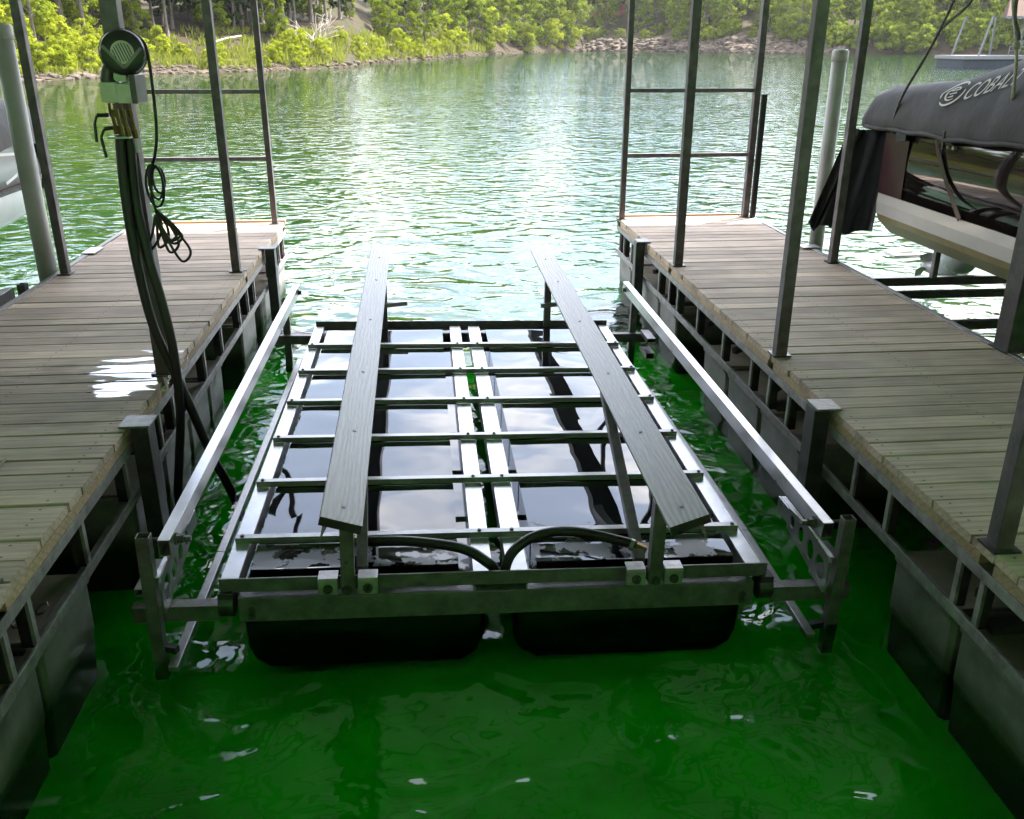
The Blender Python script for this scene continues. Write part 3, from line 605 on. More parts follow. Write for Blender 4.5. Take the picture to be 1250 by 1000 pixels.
# walkway where the photographer stands
e = empty('walkway', (.3, -.9, ZD), 'main dock walkway of grey planks joining the fingers', 'walkway'); R = Rel(e); me = plank_mesh(16.)
for i in range(13):
    o = bpy.data.objects.new('deck_plank', me); C.objects.link(o); o.parent = e; o.location = Vector((-7.6, -.17-.1465*i, ZD-.002))-R.off
bm = bmesh.new(); box(bm, -7.6, 8.4, -.09, -.05, .3, ZD-.045); R.put('side_beam', bm, 'galv_dull')
bm = bmesh.new(); box(bm, -7.6, 8.4, -2, -.12, -.2, .45); R.put('float', bm, 'float')
# roof over the slips
RX0, RX1, RY0, RY1, RZ = -18, 19, -11, 10.78, 4.42  # unseen rear stretch lengthened to hold sky light off camera-facing sides
e = empty('dock_roof', (.3, 3, RZ), 'ribbed steel roof on trusses sheltering the slips', 'roof'); R = Rel(e)
bm = bmesh.new(); x = RX0; prev = None
while x < RX1:
    for dx, dz in ((0, 0), (.20, 0), (.22, .03), (.28, .03)):
        cur = [bm.verts.new((x+dx, RY0, RZ+.16+dz)), bm.verts.new((x+dx, RY1, RZ+.16+dz))]
        if prev: bm.faces.new((prev[0], cur[0], cur[1], prev[1]))
        prev = cur
    x += .30
R.put('roof_sheet', bm, 'roof')
for y in (10.5, 9.0, 7.5, 6.0, 4.5, 3.0, 1.5, 0, -1.5, -3, -4.5, -6, -8, -10):
    bm = bmesh.new(); box(bm, RX0, RX1, y-.04, y+.04, RZ+.06, RZ+.155); R.put('purlin', bm, 'galv_dull')
for x in (-6.6, -3.0, -1.6, 2.12, 3.5, 7.2):
    bm = bmesh.new(); box(bm, x-.05, x+.05, RY0, RY1-.3, RZ-.06, RZ+.055); R.put('rafter', bm, 'post')
    for k in range(9):
        y = -1.2+k*1.2; bm = bmesh.new(); bar(bm, (x, y, RZ-.06), (x, y+.6, RZ-.42), .03, .03); bar(bm, (x, y+.6, RZ-.42), (x, y+1.2, RZ-.06), .03, .03); R.put('truss_web', bm, 'post')
    bm = bmesh.new(); bar(bm, (x, -1.2, RZ-.44), (x, 9.8, RZ-.44), .05, .05); R.put('truss_chord', bm, 'post')

# ------------------------------------------------------------------ the boat lift in the slip
LX = .26
lift = empty('boat_lift', (LX, 3.42, 0), 'floating boat lift with black tanks and two slanting bunk boards, in the middle slip', 'boat lift')
lift.rotation_euler = (0, .0205, 0); R = Rel(lift)
Z = .315   # top of frame at the lift centre line
# tanks
for tx0, tx1 in ((-.865, .105), (.415, 1.385)):
    bm = bmesh.new(); wa, wb = (tx0-.02, tx1+.10) if tx0 < 0 else (tx0-.08, tx1+.03); prof2 = [(wa+.0, .165), (wa+.03, .185), (wb-.03, .185), (wb, .165), (wb, .02), (wb-.005, -.10), (wb-.03, -.17), (wb-.10, -.22), (wa+.10, -.22), (wa+.03, -.17), (wa+.005, -.10), (wa, .02)]
    rows = [[bm.verts.new((px, yy, pz if not (i in (0, 3)) else pz)) for px, pz in prof2] for i, yy in enumerate((3.50, 3.54, 7.20, 7.24))]
    for v in rows[0]+rows[-1]: v.co.x = (tx0+tx1)/2+(v.co.x-(tx0+tx1)/2)*.97; v.co.z *= .93
    for A, B in zip(rows, rows[1:]):
        for k in range(len(A)): j = (k+1) % len(A); bm.faces.new((A[k], A[j], B[j], B[k]))
    bm.faces.new(rows[0]); bm.faces.new(rows[-1]); tk = R.put('tank', bm, 'tank', bevel=.01)
    CB = [6.70, 6.115, 5.53, 4.945, 4.375, 3.79]
    edges = [7.21]+CB+[3.53]
    for a, b in zip(edges, edges[1:]):
        # moulded top panel with a raised rim and a softly dished middle
        bm = bmesh.new(); n = 14; y0, y1 = b+.022, a-.022; xa, xb = tx0+.022, tx1-.022; g = []
        ph = random.uniform(0, 9)
        for i in range(n+1):
            row = []
            for j in range(n+1):
                u, v = i/n, j/n; ed = min(u, 1-u, (v if v < .5 else 1-v))*2; e_ = min(1, ed*9)
                zz = .284+.004*noise.noise(Vector((u*2.2+ph, v*1.6, ph)))*e_
                if ed < .001: zz = .284
                row.append(bm.verts.new((xa+(xb-xa)*u, y0+(y1-y0)*v, zz)))
            g.append(row)
        for A, B in zip(g, g[1:]):
            for k in range(n): bm.faces.new((A[k], B[k], B[k+1], A[k+1]))
        R.put('tank_panel', bm, 'tank', smooth=True, parent=tk)
        bm = bmesh.new(); box(bm, xa+.001, xb-.001, y0+.001, y1-.001, .186, .2825); R.put('panel_rim', bm, 'tank', parent=tk)
# longitudinal hat rails and the slim strips along the tanks
for xa, xb in ((-.955, -.880), (.145, .232), (.297, .390), (1.395, 1.47)):
    bm = bmesh.new(); box(bm, xa, xb, 3.46, 7.26, Z-.035, Z-.028); box(bm, xa, xa+.006, 3.46, 7.26, Z-.12, Z-.036); box(bm, xb-.006, xb, 3.46, 7.26, Z-.12, Z-.036); R.put('side_rail', bm, 'galv_shiny', bevel=.001)
for y in CB:
    bm = bmesh.new(); box(bm, -.945, 1.455, y-.019, y+.019, Z-.006, Z+.004); box(bm, -.945, 1.455, y-.019, y-.013, Z-.027, Z-.0065); o = R.put('cross_bar', bm, 'galv', bevel=.001)
    for x in (-.915, .19, .345, 1.43): bolt(R, o, (x, y, Z+.004), (0, 0, 1), .008, .006)
# front and back beams
for yb, sg in ((3.42, -1), (7.30, 1)):
    bm = bmesh.new(); box(bm, -.95, 1.475, min(yb, yb-.008*sg), max(yb, yb-.008*sg), Z-.06, Z+.006); box(bm, -.95, 1.475, min(yb-.0085*sg, yb-.05*sg), max(yb-.0085*sg, yb-.05*sg), Z-.062, Z-.055); R.put('angle_beam', bm, 'galv_dull', bevel=.001)
    bm = bmesh.new(); box(bm, -.875, 1.42, yb-.014 if sg < 0 else yb-.06, yb+.06 if sg < 0 else yb+.014, Z-.205, Z-.085); o = R.put('channel_beam', bm, 'galv_dull', bevel=.004)
    for x in (-.82, 1.37):
        for z in (.02, .05): bolt(R, o, (x, yb+.014*sg, Z-.195+z), (0, sg, 0), .013, .010)
    for x in (-.925, 1.475):
        bm = bmesh.new(); tube(bm, [(x-.032, yb+.02, Z-.125), (x+.032, yb+.02, Z-.125)], .058, 20); box(bm, x-.032, x+.032, yb-.02, yb+.05, Z-.14, Z-.055); R.put('end_bracket', bm, 'darksteel', bevel=.003)
    # outriggers, corner posts
    for xa, xb in ((-1.32, -.955), (1.505, 1.88)):
        bm = bmesh.new(); bar(bm, (xa, yb+.01, .165), (xb, yb+.01, .165), .06, .075, hollow=.004); R.put('outrigger', bm, 'galv_dull', bevel=.002)
    for x in (-1.215, 1.79) if sg < 0 else (-1.195, 1.715):
        bm = bmesh.new(); bar(bm, (x, yb-.055*sg*-1 if False else yb+sg*.052, -.13), (x, yb+sg*.052, .575 if sg < 0 else .50), .055, .05, (0, 1, 0), hollow=.004); R.put('corner_post', bm, 'galv_dull', bevel=.002)
    for x in (-1.29, 1.865) if sg < 0 else (1.80,):
        bm = bmesh.new(); bar(bm, (x, yb+.01-sg*.05, .095), (x, yb+.01-sg*.30, .095), .07, .05, hollow=.004); bar(bm, (x, yb+.01-sg*.05, .228), (x, yb+.01-sg*.30, .228), .07, .035, hollow=.004); R.put('slide_bracket', bm, 'galv')
# guide rails
for x, xf, zn, zf in ((-1.135, -1.105, .515, .565), (1.70, 1.645, .515, .585)):
    bm = bmesh.new(); bar(bm, (x, 3.36, zn), (xf, 7.42, zf), .05, .078, hollow=.004); o = R.put('guide_rail', bm, 'galv_shiny', bevel=.003)
    s_ = 1 if x < 0 else -1
    bm = bmesh.new(); hexbolt(bm, (x+.026*s_, 3.44, zn), (s_, 0, 0), .02, .02); hexbolt(bm, (x+.05*s_, 3.44, zn), (s_, 0, 0), .013, .03); hexbolt(bm, (x-.105*s_, 3.44, zn), (-s_, 0, 0), .016, .015)
    tube(bm, [(x-.105*s_, 3.44, zn), (x+.06*s_, 3.44, zn)], .008, 8)
    bmesh.ops.translate(bm, verts=bm.verts, vec=-R.off); fin('bolt', bm, 'bolt', o); bolt(R, o, (xf+.026*s_, 7.3, zf), (s_, 0, 0), .018, .02)
# perforated gusset plates behind the front posts (real holes)
def gusset(x):
    bm = bmesh.new(); pts = [(3.40, .165), (3.40, .40), (3.90, .375), (3.93, .30), (3.90, .22), (3.44, .165)]
    outer = [(3.34, .20), (3.34, .385), (3.60, .400), (3.90, .375), (3.94, .345), (3.93, .29), (3.60, .235), (3.40, .195)]
    holes = [(3.42, .295, .050), (3.54, .312, .040), (3.655, .325, .034), (3.765, .335, .028)]
    for xx in (x-.004, x+.004):
        pass
    # build as strips: quads between each hole ring and a cell around it
    cells = [(3.34, 3.48), (3.48, 3.60), (3.60, 3.71), (3.71, 3.82)]
    def top(y): return .385+.02*min(1, (y-3.34)/.2)-(.03*max(0, y-3.6)/.3)
    def bot(y): return .195+(y-3.34)*.17
    def faces(xx, store):
        for (ya, yb_), (cy, cz, r) in zip(cells, holes):
            o_, i_ = [], []
            for k in range(24):
                a = 2*math.pi*k/24; c, s = math.cos(a), math.sin(a); i_.append((xx, cy+c*r, cz+s*r*1.25))
                hw, y_c = (yb_-ya)/2, (ya+yb_)/2; tt = 1/max(abs(c)/hw, abs(s)/.5); yy = y_c+c*tt; yy = max(ya, min(yb_, yy))
                if abs(c)*.09 > abs(s)*hw: zz = (bot(yy)+top(yy))/2+s/abs(c)*hw*(top(yy)-bot(yy))/2/.09; yy = yb_ if c > 0 else ya; zz = max(bot(yy), min(top(yy), zz))
                else: yy = max(ya, min(yb_, y_c+c/abs(s)*.09)); zz = top(yy) if s > 0 else bot(yy)
                o_.append((xx, yy, zz))
            store.append(([bm.verts.new(p) for p in o_], [bm.verts.new(p) for p in i_]))
    A, B = [], []; faces(x-.004, A); faces(x+.004, B)
    for st in (A, B):
        for o_, i_ in st:
            for k in range(24): j = (k+1) % 24; bm.faces.new((o_[k], o_[j], i_[j], i_[k]))
    for (oa, ia), (ob, ib) in zip(A, B):
        for k in range(24):
            j = (k+1) % 24; bm.faces.new((ia[k], ia[j], ib[j], ib[k])); bm.faces.new((oa[k], oa[j], ob[j], ob[k]))
    box(bm, x-.004, x+.004, 3.8201, 3.96, .30, .375)
    sg = 1 if x > 0 else -1
    box(bm, min(x, x+.03*sg)+.0045*(sg > 0), max(x, x+.03*sg)-.0045*(sg < 0), 3.36, 3.95, .372, .378)
    R.put('perforated_gusset', bm, 'galv_shiny')
gusset(1.725); gusset(-1.165)
# low stringers at the waterline
for xa, xb in ((-1.135, -1.10), (1.655, 1.615)):
    bm = bmesh.new(); zz = -.015 if xa < 0 else .03; pts = [(xa, 3.26, zz), (xa+.01, 4.2, zz), (xb, 7.3, zz)]
    for a, b in zip(pts, pts[1:]): bar(bm, a, b, .042, .03)
    R.put('stringer', bm, 'galv', bevel=.004)
    bm = bmesh.new(); bar(bm, (xa, 3.35, .02), (xa-.05 if xa < 0 else xa+.10, 3.37, .02), .03, .03); R.put('stringer_bracket', bm, 'darksteel')
# bunk posts with brackets
for x, xt in ((-.400, -.392), (.948, .945)):
    bm = bmesh.new(); bar(bm, (x, 3.395, .26), (xt, 3.395, .665), .058, .055, (0, 1, 0)); o = R.put('bunk_post', bm, 'galv_dull', bevel=.003)
    for dx in (-.085, .085):
        bm = bmesh.new(); box(bm, x+dx-.042, x+dx+.042, 3.408-.03, 3.4115, .252, .325); box(bm, x+dx-.042, x+dx+.042, 3.378, 3.45, .3255, .3335)
        bmesh.ops.translate(bm, verts=bm.verts, vec=-R.off); br = fin('bracket', bm, 'bracket', o, bevel=.003)
    for dx in (-.085, 0, .085): bolt(R, o, (x+dx, 3.3775 if dx else 3.367, .285), (0, -1, 0), .016, .016)
    bolt(R, o, (x, 3.367, .42), (0, -1, 0), .006, .003)
    # far post
    bm = bmesh.new(); bar(bm, (x+.01, 7.26, .28), (x+.01, 7.26, .665), .055, .055, (0, 1, 0)); R.put('bunk_post', bm, 'galv_dull', bevel=.003)
    bm = bmesh.new(); bar(bm, (x-.05, 7.22, .47), (x+.2, 7.24, .49), .03, .035); R.put('tilt_bracket', bm, 'galv')
# diagonal stays up to the bunks
for a, b in (((.905, 3.50, .30), (.955, 4.75, .655)), ((-.345, 3.50, .30), (-.385, 4.4, .655))):
    bm = bmesh.new(); bar(bm, a, b, .05, .045); R.put('diagonal_stay', bm, 'galv_dull', bevel=.003)
# bunk boards, rolled inwards like a shallow V
for near, far, rollv in (((-.392, 3.19, .715), (-.452, 8.47, .72), .30), ((1.0, 3.15, .70), (1.01, 8.38, .72), -.35)):
    a, b = Vector(near), Vector(far); d = (b-a).normalized(); L_ = (b-a).length
    bm = bmesh.new(); box(bm, -.085, .085, 0, L_, -.040, 0)
    o = fin('bunk_board', bm, 'bunk', lift, bevel=.002); o.data.materials.append(M['bunkshade'])
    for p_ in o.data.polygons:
        if abs(p_.normal.y) > .9 or p_.normal.z < -.5: p_.material_index = 1  # faces turned from the light get the painted shade colour
    zax = Vector((math.sin(rollv), 0, math.cos(rollv))); zax = (zax-d*zax.dot(d)).normalized(); xax = d.cross(zax)
    m4 = Matrix((xax, d, zax)).transposed().to_4x4(); m4.translation = a-R.off; o.matrix_local = m4
    for t in (.12, .9, 1.75, 2.8, 3.9, 4.7):
        bm = bmesh.new(); tube(bm, [(.0, t, .0005), (.0, t, .003)], .009, 10); fin('bolt', bm, 'black', o)
    s_ = -1 if rollv > 0 else 1
    bm = bmesh.new(); vs = [bm.verts.new(p) for p in ((-.012, .10, -.04), (.02, .10, -.04), (-.002, .07, -.16))]; bm.faces.new(vs); r = bmesh.ops.solidify(bm, geom=bm.faces[:], thickness=.006); bmesh.ops.translate(bm, verts=bm.verts, vec=Vector((.055*s_, 0, 0))); fin('tab', bm, 'galv', o)
# short air hoses across the front tanks
for pts in ([(-.345, 3.69, .335), (-.31, 3.669, .345), (-.129, 3.623, .365), (.091, 3.536, .375), (.197, 3.478, .34), (.245, 3.488, .27), (.255, 3.50, .1)], [(.90, 3.575, .335), (.858, 3.588, .35), (.617, 3.594, .41), (.443, 3.555, .42), (.327, 3.506, .37), (.285, 3.486, .27), (.275, 3.50, .1)]):
    bm = bmesh.new(); tube(bm, smoothpath(pts), .0235, 12); o = R.put('tank_hose', bm, 'black', smooth=True)
    bm = bmesh.new(); p, q = Vector(pts[0]), Vector(pts[1]); dd = (p-q).normalized(); tube(bm, [p+dd*-.004, p+dd*.05], .025, 6); bmesh.ops.translate(bm, verts=bm.verts, vec=-R.off); fin('hose_fitting', bm, 'brass', o)
    bm = bmesh.new(); tube(bm, [p-dd*.03, p-dd*.012], .028, 14); bmesh.ops.translate(bm, verts=bm.verts, vec=-R.off); fin('hose_clamp', bm, 'galv', o)

# ------------------------------------------------------------------ air blower, hoses, cord
e = empty('air_blower', (-1.48, 4.99, 2.42), 'dark round air blower with slotted white grille strapped to a post above the left dock', 'blower'); R = Rel(e)
c = Vector((-1.475, 4.98, 2.425)); ax = Vector((-.10, -1, .12)).normalized(); ax = Vector((.22, -1, .05)).normalized()
bm = bmesh.new(); tube(bm, [c-ax*.11, c-ax*.08, c+ax*.02, c+ax*.045, c+ax*.055], [.075, .10, .108, .100, .07], 28); R.put('housing', bm, 'blackpl', smooth='auto', bevel=.002)
bm = bmesh.new(); tube(bm, [c-ax*.02, c-ax*.0], [.113, .113], 28); R.put('rim', bm, 'post')
bm = bmesh.new(); tube(bm, [c+ax*.054, c+ax*.062], [.055, .053], 24); g = R.put('grille', bm, 'alu')
sx = ax.cross(Vector((0, 0, 1))).normalized(); sz = sx.cross(ax).normalized()*1
dg = (sz*math.cos(.35)+sx*math.sin(.35)); dh = ax.cross(dg)
bm = bmesh.new()
for k in range(-3, 4):
    l = math.sqrt(max(.0001, .047**2-(k*.0125)**2)); p = c+ax*.063+dh*k*.0125; bar(bm, p-dg*l*.9, p+dg*l*.9, .0045, .003, tuple(ax))
bmesh.ops.translate(bm, verts=bm.verts, vec=-R.off); fin('slots', bm, 'black', g)
bm = bmesh.new(); p0 = c+ax*.066+sz*-.072; bar(bm, p0, c+ax*.062-sx*.088+sz*.02, .014, .010, tuple(ax)); bar(bm, p0, c+ax*.062+sx*.088+sz*.03, .014, .010, tuple(ax)); R.put('v_bracket', bm, 'galv_dull')
bm = bmesh.new(); tube(bm, smoothpath([c+sx*.07-sz*.06, c+sx*.095-sz*.12, c+sx*.06-sz*.16]), .03, 12); R.put('outlet_elbow', bm, 'darksteel', smooth=True)
bm = bmesh.new(); box(bm, -1.595, -1.515, 4.92, 5.04, 2.195, 2.29); box(bm, -1.5145, -1.445, 4.91, 5.03, 2.19, 2.285); R.put('valve_block', bm, 'alu', bevel=.004)
bm = bmesh.new(); box(bm, -1.444, -1.415, 4.90, 5.08, 2.19, 2.325); R.put('mount_plate', bm, 'darksteel', bevel=.003)
bm = bmesh.new(); box(bm, -1.575, -1.555, 4.96, 4.98, 2.291, 2.345); box(bm, -1.53, -1.47, 4.95, 5.0, 2.291, 2.33); R.put('bracket', bm, 'galv')
for x, y, dz in ((-1.575, 4.96, 0), (-1.545, 4.94, .0), (-1.512, 4.94, -.01), (-1.480, 4.95, -.02)):
    bm = bmesh.new(); tube(bm, [(x, y, 2.19), (x, y, 2.16)], .007, 10); tube(bm, [(x+.005, y, 2.16), (x+.008, y, 2.125)], .013, 6); tube(bm, [(x+.008, y, 2.125), (x+.014, y, 2.085+dz)], .009, 10); tube(bm, [(x+.014, y, 2.085+dz), (x+.018, y, 2.04+dz)], .014, 6); R.put('valve', bm, 'brass')
for a, b, c2, d2 in (((-1.575, 4.93, 2.135), (-1.628, 4.92, 2.135), (-1.645, 4.92, 2.10), (-1.650, 4.92, 2.005)), ((-1.56, 4.92, 2.075), (-1.60, 4.91, 2.07), (-1.622, 4.91, 2.03), (-1.612, 4.91, 1.93))):
    bm = bmesh.new(); tube(bm, [a, b], .010, 8); bar(bm, b, c2, .012, .004, (0, 1, 0)); bar(bm, c2, d2, .014, .006, (0, 1, 0)); R.put('lever', bm, 'black')
bm = bmesh.new(); box(bm, -1.60, -1.49, 4.93, 4.98, 2.02, 2.03); tube(bm, [(-1.47, 4.95, 2.02), (-1.465, 4.95, 1.95)], .012, 8); R.put('hose_clamp', bm, 'galv')
H1 = [(-1.553, 4.98, 2.034), (-1.566, 4.97, 1.769), (-1.561, 4.96, 1.427), (-1.519, 4.95, 1.019), (-1.404, 4.94, 0.633), (-1.298, 4.93, 0.25), (-1.217, 4.93, 0.023), (-1.167, 4.93, -0.18)]
H2 = [(-1.51, 5.0, 2.032), (-1.528, 5.0, 1.721), (-1.5, 4.97, 1.423), (-1.456, 4.95, 1.157), (-1.427, 4.93, 0.881), (-1.428, 4.9, 0.55), (-1.467, 4.88, 0.254), (-1.497, 4.86, 0.028), (-1.497, 4.86, -0.18)]
for pts, lab in ((H1, 'black air hose crossing in front and entering the water beside the lift rail'), (H2, 'black air hose hanging straight down the side of the left dock')):
    bm = bmesh.new(); tube(bm, smoothpath(pts, 8), .026, 12); tag(fin('air_hose', bm, 'black', None, True), lab, 'hose', 'air hoses from the blower')
bm = bmesh.new()
pc = [(-1.40, 5.02, 2.50), (-1.365, 5.0, 2.44), (-1.362, 5.0, 2.25), (-1.372, 5.0, 2.05), (-1.40, 5.01, 1.93), (-1.44, 5.05, 1.86)]
tube(bm, smoothpath(pc), .008, 8)
for k, (cx, cz, rx, rz) in enumerate(((-1.42, 1.79, .035, .09), (-1.43, 1.77, .045, .11), (-1.41, 1.80, .03, .07))):
    tube(bm, [(cx+rx*math.cos(a/16*6.283), 5.03+.01*k, cz+rz*math.sin(a/16*6.283)) for a in range(17)], .007, 6, False)
for k in range(7):
    a0 = random.uniform(-.5, .5); ln = random.uniform(.14, .30); top_ = Vector((-1.45, 5.04, 1.62)); sp = random.uniform(-.08, .11)
    tube(bm, smoothpath([top_, top_+Vector((sp*.4, 0, -ln*.5)), top_+Vector((sp, 0, -ln)), top_+Vector((sp+.05, .01, -ln*.8)), top_+Vector((sp*.4+.05, .01, -ln*.35)), top_+Vector((.01, 0, .02))]), .0075, 6)
tube(bm, smoothpath([(-1.44, 5.05, 1.86), (-1.455, 5.05, 1.72), (-1.44, 5.04, 1.62)]), .008, 6)
tag(fin('power_cord', bm, 'black', None, True), 'thin black power cord looped and coiled beside the blower post', 'cord')
# wooden stick nib, bolts and debris on the deck
bm = bmesh.new(); bar(bm, (-1.96, 3.96, .705), (-1.95, 3.87, .712), .010, .006); tag(fin('twig', bm, 'deadwood'), 'small brown twig lying on the left dock planks', 'twig')
bm = bmesh.new()
for i in range(26):
    p = Vector((-1.80+random.gauss(0, .07), 3.42+random.gauss(0, .14), .318+abs(random.gauss(0, .02)))); a = random.uniform(0, 3.14); dv = Vector((math.cos(a), math.sin(a), random.uniform(-.3, .3)))*.035; nv = Vector((-dv.y, dv.x, .01)).normalized()*.014
    tube(bm, [p-dv, p-dv*.5+nv, p+dv*.5+nv, p+dv, p+dv*.5-nv, p-dv*.5-nv, p-dv], .0055, 5, False)
tag(fin('chain', bm, 'bolt'), 'rusty chain heaped on a float under the left dock', 'chain', None, 'stuff')

# ------------------------------------------------------------------ piles
for x, y, top, r, lab in ((4.075, 9.2, 2.42, .073, 'upright grey plastic pile cover behind the runabout drape'), (-3.165, 7.75, 2.60, .075, 'upright grey plastic pile cover beside the left dock')):
    bm = bmesh.new(); tube(bm, [(x, y, -.25), (x, y, top-.10)], r, 24); e = fin('guide_pile', bm, 'pvc', None, True); tag(e, lab, 'pile', 'plastic covered guide piles')
    bm = bmesh.new(); tube(bm, [(x, y, top-.11), (x, y, top-.02), (x, y, top)], [r*1.1, r*1.1, r*.8], 24); fin('cap', bm, 'pvc', e, True)

# ------------------------------------------------------------------ covered runabout in the right slip
bt = empty('motorboat', (5.4, 6, .4), 'runabout with black and cream hull under a charcoal canvas cover, raised in the right slip', 'boat'); R = Rel(bt)
def loft(name, sec, m, ys, smooth=True, cap=True, bevel=0):
    bm = bmesh.new(); rows = [[bm.verts.new(p) for p in sec(y)] for y in ys]
    for A, B in zip(rows, rows[1:]):
        for k in range(len(A)-1): bm.faces.new((A[k], A[k+1], B[k+1], B[k]))
    if cap:
        for r_ in (rows[0], rows[-1]):
            try: bm.faces.new(r_)
            except Exception: pass
    return R.put(name, bm, m, smooth, bevel)
def half(y):   # half beam: full aft, closing to the bow at y = 1.2
    t = max(0, min(1, (6.0-y)/4.8)); return 1.13*(1-t**2.4)+.02
def lower(y): return max(0, (5.5-y))*.10
XC = 5.38
ysb = [8.30, 8.2, 7.8, 7.4, 7.0, 6.6, 6.2, 5.6, 5, 4.4, 3.8, 3.2, 2.6, 2.0, 1.5, 1.25]
def mir(p): return [(XC-(a-XC), y, z) for a, y, z in reversed(p)]
def sec_bottom(y): h = half(y); l = lower(y); p = [(XC-h, y, .99+l*1.5), (XC-h+.025, y, .925+l*1.5), (XC-h*.86, y, .80+l), (XC-h*.84, y, .79+l), (XC, y, .50+l*1.2)]; return p+mir(p[:-1])
def sec_cream(y): h = half(y); l = lower(y); p = [(XC-h-.012, y, 1.175+l), (XC-h-.015, y, 1.09+l), (XC-h-.004, y, .985+l*1.5)]; return p+mir(p)
def sec_dark(y): h = half(y); l = lower(y)*.6; p = [(XC-h+.05, y, 1.86+l), (XC-h-.0, y, 1.78+l), (XC-h-.02, y, 1.5+l), (XC-h-.005, y, 1.178+l)]; return p+mir(p)
loft('hull_bottom', sec_bottom, 'hulltan', ysb, smooth=False); loft('hull_band', sec_cream, 'hullcream', ysb, smooth=False); loft('hull_side', sec_dark, 'hulldark', ysb)
loft('maroon_panel', lambda y: [(XC-half(y)-.026, y, 1.72), (XC-half(y)-.028, y, 1.5), (XC-half(y)-.022, y, 1.18)], 'maroon', [8.29, 8.1, 7.95, 7.85], cap=False)
bm = bmesh.new(); n = 12; rr_ = []
for i in range(n+1):
    t = i/n; y = 7.42-.55*t; x = XC-half(y)-.034; z = 1.76-.58*t**.8; rr_.append((x, y, z))
for a, b in zip(rr_, rr_[1:]): bar(bm, a, b, .004, .05, (0, 1, 0))
R.put('hull_stripe', bm, 'maroon')
bm = bmesh.new()
for y in (7.20, 7.12): tube(bm, [(XC-half(y)-.02, y, 1.70), (XC-half(y)-.05, y, 1.70)], .014, 12)
R.put('bow_eye', bm, 'alu')
# the cover
def cov(y):
    """height of the cover top along the boat"""
    P = [(1, 2.15), (3, 2.45), (5.2, 2.95), (6.2, 2.72), (6.6, 2.52), (7.2, 2.28), (7.5, 2.20), (8.1, 2.16), (8.45, 2.13), (8.66, 2.08), (8.75, 2.0)]
    for (a, h), (b, k) in zip(P, P[1:]):
        if y <= b: return h+(k-h)*(y-a)/(b-a)
    return 1.88
def sec_cover(y):
    yy = min(y, 8.4); h = half(yy)+.05; b0 = 1.74+max(0, (7.3-y))*.055 if y < 7.3 else 1.76-.02*(y-7.3); tp = cov(y); p = []
    rid = max(0, min(1, (7.5-y)/.8))
    for k, (u, v) in enumerate(((0, 0), (-.015, .10), (-.01, .30), (.01, .55), (.04, .78), (.11, .93), (.30, .99), (.62, 1.0), (1., 1.0))):
        u = u+(v*.55*v*rid*(.35 if k < 7 else 0)); w_ = (noise.noise(Vector((y*2.6, k*1.1, 2)))*.03+noise.noise(Vector((y*7+k, k*.9, 5)))*.012)*(0 if k == 0 else 1); sag = .05*math.sin(y*3.1)*(1 if k >= 6 else 0)*.4
        p.append((XC-h*(1-u)+w_, y, b0+(tp-b0)*v+w_-sag))
    return p+mir(p[:-1])
yc = [8.72]+[8.66-.07*i for i in range(104)]
loft('cover', sec_cover, 'cover', yc)
# hem / rolled edge and stern strap
bm = bmesh.new(); tube(bm, [(XC-half(min(y, 8.3))-.055, y, (1.74+max(0, 7.3-y)*.055 if y < 7.3 else 1.76-.02*(y-7.3))+.01+.006*math.sin(y*11)) for y in [8.65-.1*i for i in range(60)]], .022, 8); R.put('cover_hem', bm, 'cover', smooth=True)
bm = bmesh.new(); bar(bm, (4.175, 8.02, 1.70), (4.175, 7.85, 1.72), .03, .07); bar(bm, (4.165, 7.24, 1.68), (4.165, 7.25, 1.82), .02, .03); R.put('strap_buckle', bm, 'black', bevel=.004)
# hanging drape at the stern corner
def drape(pts_top, pts_bot, m, n=26, name='drape', amp=.03):
    bm = bmesh.new(); rows = []
    for j in range(9):
        v = j/8; row = []
        for i in range(n+1):
            u = i/n; a = Vector(pts_top[0]).lerp(Vector(pts_top[1]), u); b = Vector(pts_bot[0]).lerp(Vector(pts_bot[1]), u)
            p = a.lerp(b, v); p.y += amp*math.sin(u*19+v*1.2)*(.25+v)+.02*math.sin(u*7); p.z += .03*math.sin(u*9)*v; row.append(bm.verts.new(p))
        rows.append(row)
    for A, B in zip(rows, rows[1:]):
        for k in range(n): bm.faces.new((A[k], A[k+1], B[k+1], B[k]))
    bmesh.ops.solidify(bm, geom=bm.faces[:], thickness=.006); return R.put(name, bm, m, smooth=True)
drape(((4.05, 8.66, 1.70), (4.33, 8.40, 1.74)), ((3.76, 8.62, .80), (4.28, 8.38, .77)), 'navy')
drape(((4.02, 8.66, 1.72), (4.14, 8.56, 1.72)), ((3.70, 8.60, .82), (3.80, 8.56, .78)), 'cover', 10, 'drape_edge', .015)
